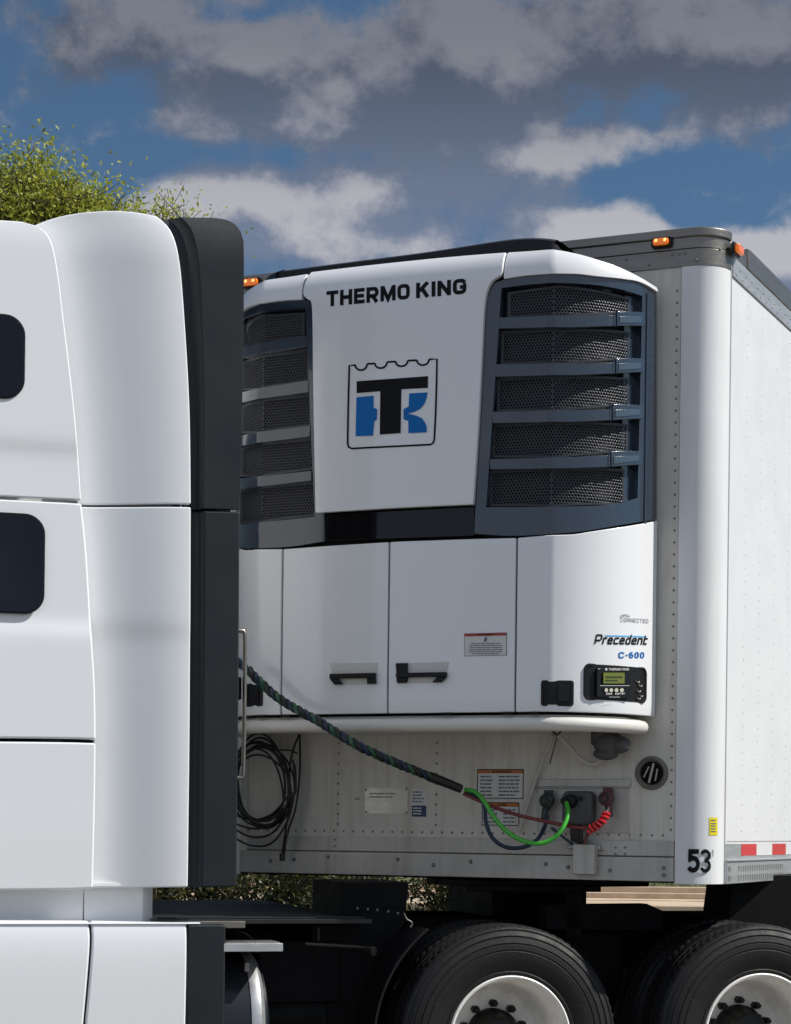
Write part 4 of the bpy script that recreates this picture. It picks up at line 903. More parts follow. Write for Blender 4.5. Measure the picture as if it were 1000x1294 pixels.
# ================================================================== TRUCK
C = CF
def cp_(u, v, y=0.0): return C.ypl(u, v, y)
XE = cp_(300, 900).x; XF = cp_(240, 900).x
truck = thing('semi_truck', 'white semi truck tractor with black rear fairings and two drive axles', 'truck', C, (-1.5, 1.2, 0))
ztop = cp_(130, 259).z
print('XE', XE, 'XF', XF, 'ztop', ztop, 'left edge', cp_(0, 900).x)
def Q(x, z, off):                 # side skin of the cab: upright, rolling in towards the roof
    t = max(0, min(.99, (z-(ztop-.22))/.24)); y = .07*(1-math.sqrt(1-t*t))
    return V((x, y+off, z))
def cpatch(name, Tt, Bt, Lf, Rt, off, th, m, par=truck, n=24, k=24, bevel=.006, offf=None, roll=True, sharp=35):
    P = lambda L_: [V((cp_(*a).x, cp_(*a).z, 0)) for a in L_]
    g = coons(P(Tt), P(Bt), P(Lf), P(Rt), n, k)
    def f(q, i, e):
        o_ = off if offf is None else offf(i/n, q.y)
        return Q(q.x, q.y, o_+e) if roll else V((q.x, o_+e, q.y))
    mb = MB(C); mb.grid([[f(q, i, 0) for i, q in enumerate(r)] for r in g], [[f(q, i, th) for i, q in enumerate(r)] for r in g])
    return mb.build(name, m, par, bevel=bevel, sharp=sharp)
LX = -760                          # the panels run on forward past the frame to the door
edgeA = [(45, 285), (58, 294), (67, 312), (74, 350), (80, 400), (92, 500), (99, 575), (103, 632)]
creaseA = cp_(0, 562).z; creaseB = cp_(0, 790).z
def crA(s, z):                      # soft shelf line low on the upper panel, like a pressed body line
    d = (z-creaseA)/.05; return -.012+.010/(1+math.exp(max(-30, min(30, d*3))))
def crB(s, z):
    d = (z-creaseB)/.05; return -.014+.014/(1+math.exp(max(-30, min(30, -d*3))))
cpatch('sleeper_panel', [(LX, 240), (-300, 268), (0, 278), (45, 285)], [(LX, 590), (0, 627), (103, 632)], [(LX, 240), (LX, 590)], edgeA, 0, .05, M['cab'], offf=crA, n=40, k=46, bevel=.01)
edgeB = [(103.5, 636), (110, 700), (116, 800), (120, 870), (121, 935)]
cpatch('sleeper_panel', [(LX, 593), (0, 630.5), (103.5, 636)], [(LX, 928), (0, 933), (121, 935)], [(LX, 593), (LX, 928)], edgeB, 0, .05, M['cab'], offf=crB, n=40, k=40, bevel=.01)
edgeC = [(121, 939), (120, 1020), (117.5, 1123)]
cpatch('sleeper_panel', [(LX, 932), (0, 937), (121, 939)], [(LX, 1128), (0, 1125), (117.5, 1123)], [(LX, 932), (LX, 1128)], edgeC, -.012, .05, M['cab'], n=30, k=14, bevel=.01)
fl = lambda a, b: (lambda s, z: a+(b-a)*(s*s*(3-2*s)))
cpatch('side_fairing', [(40, 281), (60, 272), (90, 264.5), (130, 262), (168, 265), (199, 272)], [(100, 634.5), (240.5, 638)], [(40, 281), (60, 293), (72, 325), (82, 400), (94, 520), (100, 634.5)], [(199, 272), (216, 292), (226, 330), (233, 410), (239, 520), (240.5, 638)], 0, .04, M['cab'], offf=fl(.075, -.02), n=28, k=44, bevel=.007)
cpatch('side_fairing', [(104, 637.5), (240.5, 641.5)], [(119, 1122.5), (237, 1121)], [(104, 637.5), (112, 740), (119, 860), (121, 960), (119, 1122.5)], [(240.5, 641.5), (239.5, 900), (237, 1121)], 0, .04, M['cab'], offf=lambda s, z: .065-.085*(s*s*(3-2*s))+.006/(1+math.exp(max(-30, min(30, (z-creaseB)*60)))), n=28, k=44, bevel=.007)
# dark jamb behind the panel gaps, sleeper box, roof, back wall
mb = MB(C)
xl = cp_(LX, 900).x; zb = cp_(60, 1120).z
mb.prism([(xl, .12, zb), (XF-.03, .12, zb), (XF-.03, .12, ztop-.42), (XF-.1, .2, ztop-.12), (xl, .2, ztop-.16), (xl, .12, ztop-.42)][::-1], (0, .01, 0))
mb.build('jamb', M['blackpl'], truck)
mb = MB(C)
sect = [(.135, zb), (.135, ztop-.45), (.16, ztop-.2), (.3, ztop-.05), (.8, ztop-.02), (1.64, ztop-.02), (2.14, ztop-.05), (2.32, ztop-.2), (2.36, ztop-.45), (2.36, zb)]
mb.grid([[V((x, y, z)) for y, z in sect] for x in (xl, XF-.06)]); mb.add([(XF-.06, y, z) for y, z in sect], [tuple(range(len(sect)))]); mb.add([(xl, y, z) for y, z in sect], [tuple(range(len(sect)))]); mb.add([(xl, .135, zb), (XF-.06, .135, zb), (XF-.06, 2.36, zb), (xl, 2.36, zb)], [(0, 1, 2, 3)])
mb.build('sleeper_shell', M['cab'], truck, bevel=0, sharp=40)
mb = MB(C); mb.box(xl, XF-.03, 2.36, 2.42, zb, ztop-.3); mb.build('sleeper_panel', M['cab'], truck, bevel=.01)
mb = MB(C); mb.box(xl, XF-.02, .052, .3, zb, zb+.012); mb.build('sun_leak_closure', M['cab'], truck)  # closure plate added to block sun leaking through the panel gap onto the rocker
# windows
for (u0, u1, v0, v1, off) in ((-95, 32, 400, 498, -.0135), (-130, 57, 651, 770, -.0155)):
    a = cp_(u0, v1); b = cp_(u1, v0); base = off-.001
    mb = MB(C); o1 = rrect(a.x, b.x, a.z, b.z, .085, 8); mb.prism([Q(x, z, 0) + V((0, base, 0)) for x, z in o1], (0, -.004, 0)); wd = mb.build('window', M['blackpl'], truck, bevel=.002)
    mb = MB(C); mb.prism([(x, base-.0042, z) for x, z in rrect(a.x+.008, b.x-.008, a.z+.008, b.z-.008, .078, 8)], (0, -.003, 0)); mb.build('pane', M['glass'], wd, bevel=.001)
mb = MB(C); mb.box(XF-.03, XE-.03, .052, .06, zb+.02, ztop-.2); mb.box(XF-.03, XE-.03, .06, .075, zb+.02, ztop-.22); mb.build('fairing_jamb', M['blackpl'], truck)
# black rear side fairings
eu = [(201, 273), (240, 273.5), (275, 274), (293, 279), (303, 290), (307.5, 306)]
cpatch('rear_fairing', eu, [(241.5, 643), (302, 644.5)], [(201, 273), (218, 290), (229, 330), (236, 410), (241.5, 520), (242, 643)], [(307.5, 306), (307, 400), (305, 520), (302, 644.5)], 0, .035, M['fair'], offf=lambda s, z: .02 if s < .12 else (.02-.04*(s-.12)/.1 if s < .22 else -.02), n=26, k=40, bevel=.01)
cpatch('rear_fairing', [(242, 646), (302, 647.5)], [(239, 1121.5), (298, 1120.5)], [(242, 646), (240.5, 900), (238.5, 1121.5)], [(302, 647.5), (300.5, 900), (298, 1120.5)], 0, .035, M['fair'], offf=lambda s, z: .02 if s < .14 else (.02-.04*(s-.14)/.1 if s < .24 else -.02), n=26, k=20, bevel=.01)
mb = MB(C); mb.box(XF-.06, XE, 2.36, 2.4, zb, ztop-.2); mb.build('rear_fairing', M['fair'], truck, bevel=.01)
mb = MB(C); g = [[V((x, y, z)) for y, z in ((.13, ztop-.08), (.3, ztop-.06), (.8, ztop-.04), (1.64, ztop-.04), (2.14, ztop-.06), (2.3, ztop-.14))] for x in (XF-.06, XE-.05)]
mb.grid(g, [[q-V((0, 0, .04)) for q in r] for r in g]); mb.build('roof_fairing', M['fair'], truck, bevel=.01)
# grab handle at the back edge
q0 = cp_(303.5, 795, .12); q1 = cp_(304, 985, .12); X_ = cp_(308.5, 900, .12).x
mb = MB(C); mb.tube(cat([(X_-.06, .12, q0.z), (X_-.015, .12, q0.z-.012), (X_, .12, q0.z-.06), (X_, .12, q1.z+.06), (X_-.015, .12, q1.z+.012), (X_-.06, .12, q1.z)], 40), .0095, 12); mb.build('grab_handle', M['steel'], truck)
mb = MB(C); a = cp_(304, 870, .13); mb.box(a.x-.05, a.x+.004, .12, .16, a.z-.05, a.z+.05); mb.build('air_line_bracket', M['chassis'], truck, bevel=.006)
# recessed rocker under the sleeper
a = cp_(-300, 1166, .13); b = cp_(106, 1122, .13); c = cp_(181, 1122, .13); d = cp_(192, 1122, .13)
mb = MB(C); mb.box(a.x-2, b.x-.002, .13, .17, a.z-.02, b.z+.05); mb.build('rocker_panel', M['cab'], truck, bevel=.004)
mb = MB(C); mb.box(b.x+.002, c.x, .13, .17, a.z-.02, b.z+.05); mb.prism([(c.x, .13, a.z), (c.x, .13, b.z+.05), (c.x+.055, .20, b.z+.05), (c.x+.055, .20, a.z)], (0, .03, 0)); mb.box(c.x+.03, c.x+.055, .23, .8, a.z-.02, b.z+.05); mb.build('rocker_panel', M['cab'], truck, bevel=.004)
# skirt
def skirt(name, P_, m, off=-.02, bev=.012):
    mb = MB(C); pts = [V((cp_(u, v, off).x, off, cp_(u, v, off).z)) for u, v in P_]; mb.prism(pts, (0, .05, 0)); return mb.build(name, m, truck, bevel=bev)
def skirtg(name, T_, B_, L_, R_, m):
    P = lambda L0: [V((cp_(*a_).x, cp_(*a_).z, 0)) for a_ in L0]
    g = coons(P(T_), P(B_), P(L_), P(R_), 20, 20); zt_ = cp_(100, 1163).z
    f = lambda q, e: V((q.x, -.02+.035*math.exp(-((zt_-q.y)/.06)**1.0)*.6+.03*max(0, (zt_-.12-q.y))**1.5+e, q.y))
    mb = MB(C); mb.grid([[f(q, 0) for q in r] for r in g], [[f(q, .05) for q in r] for r in g]); return mb.build(name, m, truck, bevel=.01)
skirtg('skirt_panel', [(LX, 1160), (112, 1163.5)], [(LX, 1370), (98, 1370)], [(LX, 1160), (LX, 1370)], [(112, 1163.5), (113.5, 1185), (111, 1225), (105, 1294), (98, 1370)], M['cab'])
skirtg('skirt_panel', [(114.5, 1163.5), (236, 1166)], [(101, 1370), (233, 1370)], [(114.5, 1163.5), (116, 1185), (113.5, 1225), (107.5, 1294), (101, 1370)], [(236, 1166), (233, 1370)], M['cab'])
skirt('skirt_rear_panel', [(237, 1168), (286, 1168), (283, 1370), (234, 1370)], M['fair'], -.012)
mb = MB(C); a = cp_(114, 1164.5); b = cp_(253, 1165); mb.box(a.x-1.8, b.x, -.012, .16, a.z-.012, a.z-.004); mb.build('skirt_ledge', M['cab'], truck, bevel=.004)
# deck plate behind the sleeper
a = cp_(196, 1162, .1); b = cp_(432, 1162, .1)
zd = a.z
mb = MB(C); mb.box(a.x, -.62, .12, 2.3, zd-.02, zd)
for i in range(26): y = .16+i*.083; mb.box(a.x+.02, -.64, y, y+.012, zd, zd+.007)
mb.build('deck_plate', M['alu'] if False else mat('dark_deck', (.025, .025, .027), .4, metal=.4, var=.2, vscale=20), truck, bevel=.002)
mb = MB(C); u = cp_(240, 1165); v_ = cp_(308, 1160, .08); mb.box(u.x, v_.x, .04, .1, zd-.035, zd-.005); mb.build('deck_edge', M['steel'], truck, bevel=.004)
# tank with chrome ring, strap and step
a = cp_(358, 1192, -.01); b = cp_(270, 1203, -.01)
mb = MB(C); mb.box(b.x-.1, a.x, -.01, .2, b.z, a.z)
for i in range(34): x = b.x-.08+i*(a.x-b.x+.07)/34; mb.box(x, x+.006, -.008, .19, a.z, a.z+.006)
mb.build('step_plate', M['alu'], truck, bevel=.003)
tz = cp_(300, 1207, .05).z; TR = .33; tx1 = cp_(325, 1250, .1).x; tc_ = (0, .04+TR+.02, tz-TR)
mb = MB(C); mb.lathe([(TR, tx1-1.4), (TR, tx1-.02)], tc_, 'x', 48); mb.lathe([(TR-.001, tx1-.02), (TR*.9, tx1+.05), (TR*.6, tx1+.08), (.001, tx1+.09)], tc_, 'x', 48); tk = mb.build('fuel_tank', mat('dark_tank', (.012, .014, .02), .3, spec=.35), truck)
mb = MB(C); mb.lathe([(TR+.004, tx1-.03), (TR+.01, tx1-.01), (TR+.006, tx1+.015), (TR-.02, tx1+.035), (TR-.035, tx1+.04), (TR-.035, tx1+.02)], tc_, 'x', 64); mb.build('tank_ring', M['alu'], tk)
mb = MB(C); s0 = cp_(288, 1174, .15); mb.grid([[V((s0.x+dx_+.26*math.sin(t)*.55, .15+.05*k, s0.z-.18*(1-math.cos(t))*.6)) for t in [PI/2*i/10 for i in range(11)]] for k in (0, 1) for dx_ in (0,)]); mb.build('tank_strap', M['alu'], tk)
a = cp_(308, 1221, .1); mb = MB(C); mb.box(a.x-.01, a.x+.012, .03, .06, a.z-.02, a.z+.02); mb.build('tank_tag', M['steel'], tk, bevel=.003)
# chassis
mb = MB(C)
for y in (.86, 1.58): mb.box(-3.4, 2.25, y, y+.09, .72, .98)
for x in (-1.6, -.75, .05, .66, 1.3, 2.1): mb.box(x-.05, x+.05, .95, 1.58, .74, .96)
mb.build('frame_rail', M['chassis'], truck, bevel=.008)
AX2 = 1.32
q2 = cp_(962, 1289); AX2 = q2.x
print('AX2', AX2)
mb = MB(C)
for x in (0, AX2): mb.tube([(x, .3, .52), (x, 2.1, .52)], .075, 16); mb.sphere((x, 1.22, .52), .2, 20); 
for x in (0, AX2):
    for y in (.72, 1.72): mb.tube([(x+.28, y, .5), (x+.28, y, .78)], .13, 18); mb.box(x-.35, x+.4, y-.05, y+.05, .42, .5)
mb.build('drive_axles', M['chassis'], truck, bevel=.006)
# fifth wheel under the trailer nose
kp = T.M @ V((-TW/2, .9, 0)); kl = C.I @ kp
mb = MB(C)
out = [(math.cos(a)*.46+(.0), math.sin(a)*.46) for a in [PI*.36+PI*1.28*k/20 for k in range(21)]]+[(.62, -.3), (.62, -.08), (.15, -.05), (.15, .05), (.62, .08), (.62, .3)]
mb.prism([(kl.x+x, kl.y+y, ZB-.045) for x, y in out], (0, 0, .043)); mb.box(kl.x-.25, kl.x+.25, .9, 1.6, .98, ZB-.045); mb.build('fifth_wheel', M['chassis'], truck, bevel=.006)
mb = MB(C); a = cp_(600, 1112, .55); b = cp_(782, 1122, .55); mb.box(cp_(560, 1112, .55).x, b.x, .5, .62, cp_(700, 1119, .55).z, ZB-.004); b2 = cp_(758, 1127, .5); mb.box(cp_(600, 1112, .5).x, b2.x, .48, .62, cp_(700, 1127, .5).z, cp_(700, 1119, .5).z)
a = cp_(714, 1128, .52); b = cp_(734, 1150, .52); mb.box(a.x, b.x, .5, .6, .9, a.z+.005); 
fp = [cp_(u, v, .5) for u, v in ((690, 1143), (818, 1142), (838, 1151), (838, 1175), (690, 1175))]; mb.prism([(q.x, .5, q.z) for q in fp], (0, .08, 0)); mb.build('slider_bracket', M['chassis'], truck, bevel=.004)
# quarter fenders and frame hardware between sleeper and first drive wheel
R_T = .465; RR = .52
def arcplate(cx, a0, a1, r, y0, y1, th=.012, n=24):
    mb = MB(C); g = [[V((cx+math.cos(math.radians(a0+(a1-a0)*i/n))*r, y, R_T+math.sin(math.radians(a0+(a1-a0)*i/n))*r)) for i in range(n+1)] for y in (y0, y1)]
    g2 = [[V((cx+math.cos(math.radians(a0+(a1-a0)*i/n))*(r+th), y, R_T+math.sin(math.radians(a0+(a1-a0)*i/n))*(r+th))) for i in range(n+1)] for y in (y0, y1)]
    return mb.grid(g, g2)
arcplate(0, 128, 200, .63, .0, .66).build('quarter_fender', M['blackpl'], truck, bevel=.003)
a = cp_(430, 1110, .3); b = cp_(512, 1166, .3)
mb = MB(C); mb.prism([(cp_(430, 1112, .3).x, .3, cp_(430, 1112, .3).z-.01), (cp_(517, 1112, .3).x, .3, cp_(517, 1112, .3).z-.01), (b.x, .3, b.z), (b.x-.06, .3, b.z-.1), (b.x-.16, .3, .45), (cp_(395, 1200, .3).x, .3, .45), (cp_(395, 1200, .3).x, .3, zd-.03), (a.x, .3, zd-.03)], (0, .5, 0)); fbx = mb.build('frame_box', M['chassis'], truck, bevel=.01)
mb = MB(C); rivets(mb, [(cp_(u, v, .297).x, .297, cp_(u, v, .297).z) for u, v in ((452, 1148), (465, 1149), (477, 1150), (491, 1152), (503, 1154), (480, 1111))], .008, h=.006); merge(fbx, mb.build('bolt_row', M['rivet'], truck))
mb = MB(C); mb.tube(cat([(q.x, .0, q.z) for q in (cp_(511, 1154), cp_(514, 1161), cp_(521, 1166), cp_(519, 1172))], 14), .0035, 8); mb.build('fender_clip', M['steel'], truck)
mb = MB(C); q = cp_(470, 1200, .05); mb.tube([(cp_(385, 1190, .1).x, .1, q.z+.02), (q.x-.06, .1, q.z+.005), (q.x, .08, q.z)], .012, 10); mb.tube([(q.x-.02, .07, q.z-.005), (q.x+.005, .03, q.z-.008)], .022, 14); q3 = cp_(402, 1181, .1); mb.tube([(q3.x, .1, q3.z-.03), (q3.x, .1, q3.z+.03)], .008, 8); mb.build('fender_bracket', M['chassis'], truck, bevel=.003)
mb = MB(C); mb.box(-2.2, -.8, .5, 1.9, .45, .95); mb.build('battery_box', M['chassis'], truck, bevel=.02)
mb = MB(C); mb.box(-1.1, -.72, .28, .5, .62, .9); mb.tube([(-1.25, .36, .55), (-.78, .36, .55)], .1, 18); mb.build('air_tank', M['chassis'], truck, bevel=.01)
for x in (AX2/2,):
    mb = MB(C); mb.box(x-.2, x+.2, .64, .86, .6, .92); mb.build('suspension_bracket', M['chassis'], truck, bevel=.02)
mb = MB(C); a = cp_(927, 1118, .5); b = cp_(921, 1152, .5); mb.prism([(a.x, .5, a.z+.05), (a.x+1.1, .5, a.z+.05), (a.x+1.1, .5, .75), (b.x, .5, .75), (b.x, .5, b.z)], (0, .3, 0)); mb.build('rear_frame_bracket', M['chassis'], truck, bevel=.006)
# rear end: cross member, mud flap
mb = MB(C); mb.box(AX2+.66, AX2+.67, .02, .64, .2, .85); mb.build('mud_flap', M['rubber'], truck)
# wheels
def wheel_at(x, mesh=None):
    R = RR; r0 = .28
    hub_o = None
    # disc and hand holes
    mb = MB(C); cx = (x, 0, R_T)
    seg = 60
    # the deep dish: flange lip, drop, inner barrel to the disc
    DD = .265
    profd = [(r0+.010, .004), (r0+.012, -.004), (r0+.006, -.0085), (r0-.003, -.005), (r0-.008, .010), (r0-.011, .045), (r0-.022, .07), (r0-.030, .12), (r0-.034, .2), (r0-.045, .24), (r0-.07, DD), (.16, DD-.012), (.12, DD-.012)]
    mb.lathe(profd, cx, 'y', 96)
    wh = mb.build('drive_wheel', M['rim'], truck, sharp=40)
    mb = MB(C)
    mb.lathe([(.125, DD-.011), (.124, DD-.05), (.118, DD-.058), (.108, DD-.07), (.1, DD-.12), (.09, DD-.15), (.078, DD-.158), (.001, DD-.16)], cx, 'y', 48)
    for k in range(8):
        a = 2*PI*k/8+.2; c = V((x+math.cos(a)*.095, 0, R_T+math.sin(a)*.095)); mb.tube([c+V((0, DD-.12, 0)), c+V((0, DD-.15, 0))], .009, 6)
    mb.build('hub', M['hub'], wh, sharp=40)
    for k in range(10):
        mb = MB(C); a = 2*PI*k/10+.32; c = V((x+math.cos(a)*.148, 0, R_T+math.sin(a)*.148)); mb.tube([c+V((0, DD-.011, 0)), c+V((0, DD-.05, 0))], .0185, 6); mb.tube([c+V((0, DD-.05, 0)), c+V((0, DD-.07, 0))], .012, 8); mb.build('wheel_nut', M['hub'], wh)
    # tyre: bulged side wall with ribs, grooved and notched tread
    def tyre(y0, name='tyre'):
        Wd = .272; P_ = [(r0+.004, .008), (r0+.014, -.004), (r0+.028, -.006), (r0+.032, -.003), (.355, -.016), (.38, -.019), (.40, -.019), (.403, -.016), (.407, -.016), (.41, -.019), (.43, -.017), (.433, -.013), (.437, -.013), (.44, -.016), (.462, -.009), (.465, -.005), (.469, -.005), (.472, -.008), (.49, .001), (.493, .005), (.497, .005), (.50, .003), (.508, .010), (.514, .020)]
        fr_ = [(R-.001, .03), (R, .052), (R-.014, .054), (R-.014, .061), (R+.001, .063), (R+.001, .09), (R-.014, .092), (R-.014, .099), (R+.002, .101), (R+.002, .13)]
        prof_ = P_+fr_; back_ = [(r_, Wd-.02-y) for r_, y in (P_+fr_)][::-1]; full = prof_+back_
        ns = 240; nf = len(full); np_ = len(P_)
        def md(i, k, r_, t):
            if (np_-1 <= i <= np_+1 or nf-np_-2 <= i <= nf-np_) and k % 3 == 0: r_ -= .004
            elif (np_+4 <= i <= np_+5 or nf-np_-6 <= i <= nf-np_-5) and k % 3 == 1: r_ -= .004
            return r_, t+y0
        m_ = MB(C); m_.lathe(full, cx, 'y', ns, mod=md); return m_.build(name, M['rubber'], wh, sharp=28)
    tyre(0); 
    tyre(.33, 'inner_tyre')
    return wh
w1 = wheel_at(0.0)
def copy_tree(o, off):
    c = o.copy(); COL.objects.link(c); c.parent = o.parent; c.location = o.location+V(off); MW[c.name] = MW[o.name]
    for ch in list(o.children): d = ch.copy(); COL.objects.link(d); d.parent = c
    return c
copy_tree(w1, (AX2, 0, 0))
for x in (0, AX2):               # far side duals
    mb = MB(C)
    for y in (1.86, 2.17): mb.lathe([(.29, .0), (.46, -.005), (R_T, .03), (R_T, .23), (.46, .27), (.29, .26)], (x, y, R_T), 'y', 48, closed=True)
    mb.build('far_tyre', M['rubber'], truck)
# front of the truck, outside the frame on the left: hood, front wheel, roof slope
xf = xl-.02
mb = MB(C); mb.prism([(xf, .1, .95), (xf-1.9, .16, .7), (xf-2.1, .2, 1.1), (xf-1.9, .2, 1.75), (xf-.75, .2, 2.05), (xf-.45, .2, 2.9), (xf, .2, 3.5)], (0, 2.1, 0)); mb.build('hood', M['cab'], truck, bevel=.12, seg=4)
mb = MB(C); mb.prism([(xf-.68, .19, 2.12), (xf-.42, .19, 2.8), (xf-.1, .19, 2.85), (xf-.1, .19, 2.1)], (0, -.004, 0)); mb.build('door_glass', M['glass'], truck)
mb = MB(C); mb.lathe([(.29, .0), (.46, -.005), (R_T, .03), (R_T, .25), (.46, .28), (.29, .28)], (xf-1.05, .02, R_T), 'y', 48, closed=True); fw_ = mb.build('front_tyre', M['rubber'], truck); mb = MB(C); mb.lathe([(.001, .0), (.14, .0), (.26, .05), (.29, .0)], (xf-1.05, .02, R_T), 'y', 40); mb.build('front_rim', M['rim'], fw_)

# ================================================================== CABLES
def Z(u, v, z): return W(u, v, z)
def helix(pts, r, turns, ph, n):
    pts = cat(pts, n); out = []; a = None
    for i, q in enumerate(pts):
        t = (pts[min(i+1, n)]-pts[max(i-1, 0)]).normalized()
        if a is None: a = t.cross(V((0, 0, 1))).normalized()
        else: a = (a-t*a.dot(t)).normalized()
        b = t.cross(a); th = 2*PI*turns*i/n+ph; out.append(q+(a*math.cos(th)+b*math.sin(th))*r)
    return out
yw = -.2
def zat(u, v, y): return (TF.M @ tp(u, v, y)).y
za = (CF.M @ cp_(306, 840, .6)).y; ze = zat(590, 1000, -.2)
bp = [(300, 836), (312, 845), (330, 863), (352, 882), (378, 898), (404, 912), (432, 930), (460, 946), (486, 958), (512, 969), (540, 980), (566, 990), (592, 1001), (600, 1006)]
zf = (TF.M @ tp(440, 925, -.66)).y
bpts = [Z(u, v, (za+(zf-za)*((u-300)/150)) if u < 450 else zf+(ze-zf)*((u-450)/150)) for u, v in bp]
cable = thing('cable_bundle', 'twisted black, green and blue cable bundle sagging from truck cab to trailer', 'cable', WF, tuple(bpts[6]-V((0, 0, .1))))
for nm, m, r, rad, ph in (('black_strand', 'cord', .0115, .0115, 0), ('green_strand', 'darkgreen', .0105, .0115, 2.09), ('blue_strand', 'bluehose', .0105, .0115, 4.19)):
    h = helix(bpts, rad, 13, ph, 420); mb = MB(WF); mb.tube(h[:372], r, 8); mb.build(nm, M[m], cable)
h = helix(bpts, .013, 26, 1.0, 420); mb = MB(WF); mb.tube(h[:360], .0075, 6); mb.build('spiral_wrap', M['cord'], cable)
mb = MB(WF); mb.tube(cat(bpts, 120)[98:114], lambda t: .0235-.003*t, 14); mb.build('end_sleeve', M['cord'], cable)
mb = MB(WF); mb.tube([Z(311, 838, za-.02), Z(315, 845, za-.02), Z(321, 852, za-.02)], .008, 8); mb.build('clip', M['chrome'], cable)
def cab(name, pts, r, m, label, seg=12, n=60, fr=WF):
    mb = MB(fr); mb.tube(cat(pts, n), r, seg); o = mb.build(name, M[m], None); return tag(recentre(o), label, name.split('_')[-1])
ys_ = lambda u, v, y: TF.M @ tp(u, v, y)
cab('electric_cable', [ys_(588, 998, -.21), ys_(601, 1001, -.215), ys_(613, 1014, -.23), ys_(624, 1032, -.235), ys_(640, 1050, -.24), ys_(660, 1062, -.24), ys_(682, 1066, -.23), ys_(700, 1059, -.21), ys_(712, 1045, -.19), ys_(718, 1028, -.15), ys_(716, 1014, -.12)], .0105, 'green', 'bright green coiled electric cable looping up to the trailer socket')
cab('blue_air_hose', [ys_(588, 1001, -.19), ys_(606, 1008, -.19), ys_(613, 1020, -.19), ys_(614, 1038, -.19), ys_(622, 1058, -.19), ys_(638, 1070, -.18), ys_(660, 1071, -.16), ys_(678, 1062, -.13), ys_(688, 1046, -.08), ys_(692, 1030, -.06)], .0095, 'bluehose', 'dark blue air hose hanging in a loop to the left gladhand')
rh_ = cab('red_air_hose', [ys_(586, 1003, -.2), ys_(620, 1018, -.18), ys_(655, 1030, -.16), ys_(690, 1038, -.14), ys_(725, 1045, -.13), ys_(745, 1046, -.12), ys_(756, 1040, -.12)], .0085, 'redhose', 'dull red air hose stretched to a bright coiled end at the right gladhand')
# its coiled end
cpts = [ys_(744, 1049, -.13), ys_(754, 1044, -.13), ys_(763, 1036, -.12), ys_(767, 1027, -.1)]
I_ = Matrix.Translation(rh_.location).inverted()
mb = MB(None); h = helix(cpts, .0145, 6.5, 0, 160); mb.tube([I_ @ q for q in h], .0072, 8)
o = mb.build('coiled_end', M['coilred'], None); o.parent = rh_
mb = MB(None); mb.tube([I_ @ ys_(766, 1029, -.1), I_ @ ys_(768, 1023, -.08), I_ @ ys_(767, 1016, -.05)], .009, 10); o = mb.build('fitting', M['chrome'], None); o.parent = rh_
cab('blue_pigtail_hose', [ys_(697, 1046, -.05), ys_(706, 1053, -.05), ys_(716, 1061, -.05), ys_(724, 1067, -.05)], .006, 'bluehose', 'short thin blue hose running into the grey junction box', n=12)
cab('red_pigtail_hose', [ys_(752, 1040, -.06), ys_(747, 1050, -.06), ys_(741, 1058, -.05), ys_(739, 1067, -.05)], .0065, 'redhose', 'short red hose running down into the grey junction box', n=12)
# hanging coil of black cord
coil = thing('cord_coil', 'tangled coil of thin black cord hanging on the trailer wall behind the cab', 'cord', T, tuple(tp(340, 1090, -.06)))
rnd = random.Random(11); mb = MB(T)
c0 = tp(336, 985, -.1)
for k in range(9):
    a_ = .165+rnd.uniform(-.02, .012); b_ = .185+rnd.uniform(-.015, .03); ox, oz = rnd.uniform(-.03, .0), rnd.uniform(-.05, .0); ph = rnd.uniform(0, 6)
    pts = []
    for i in range(48):
        t = 2*PI*i/48; rr = 1+.05*math.sin(2*t+ph)+.03*math.sin(3*t+ph*2)
        pts.append((c0.x+ox+a_*rr*math.cos(t)*(1+.0*k), c0.y+.012*math.sin(t*2+ph)-.006*k, c0.z+oz+b_*rr*math.sin(t)-.03*k/9*math.cos(t)))
    mb.tube(pts, .0052, 7, closed=True)
for k in range(4):
    z0_ = 1030+k*9; mb.tube(cat([tp(296, z0_+rnd.uniform(-2, 2), -.1), tp(320, z0_+6+k*2, -.11), tp(345, z0_-2+k*3, -.12), tp(366, z0_-26, -.11), tp(374, 1000-k*6, -.1), tp(370, 960, -.1)], 40), .0052, 7)
mb.build('cord_loops', M['cord'], coil)
mb = MB(T); mb.tube(cat([tp(379, 926, -.05), tp(370, 950, -.08), tp(366, 975, -.1), tp(367, 1010, -.1), tp(361, 1050, -.1), tp(356, 1084, -.09)], 40), .0055, 7)
mb.tube(cat([tp(379, 926, -.05), tp(379, 975, -.08), tp(374, 1020, -.1), tp(366, 1045, -.1), tp(361, 1065, -.1), tp(359, 1084, -.09)], 40), .0055, 7)
mb.tube([tp(357, 1078, -.09), tp(357, 1088, -.09)], .014, 10); mb.tube(cat([tp(376, 952, -.09), tp(366, 948, -.09), tp(350, 948, -.09)], 10), .004, 6); mb.build('hanging_loop', M['cord'], coil)
mb = MB(T); mb.tube([tp(379, 928, 0), tp(379, 926, -.07)], .006, 8); mb.build('hook', M['rivet'], coil)

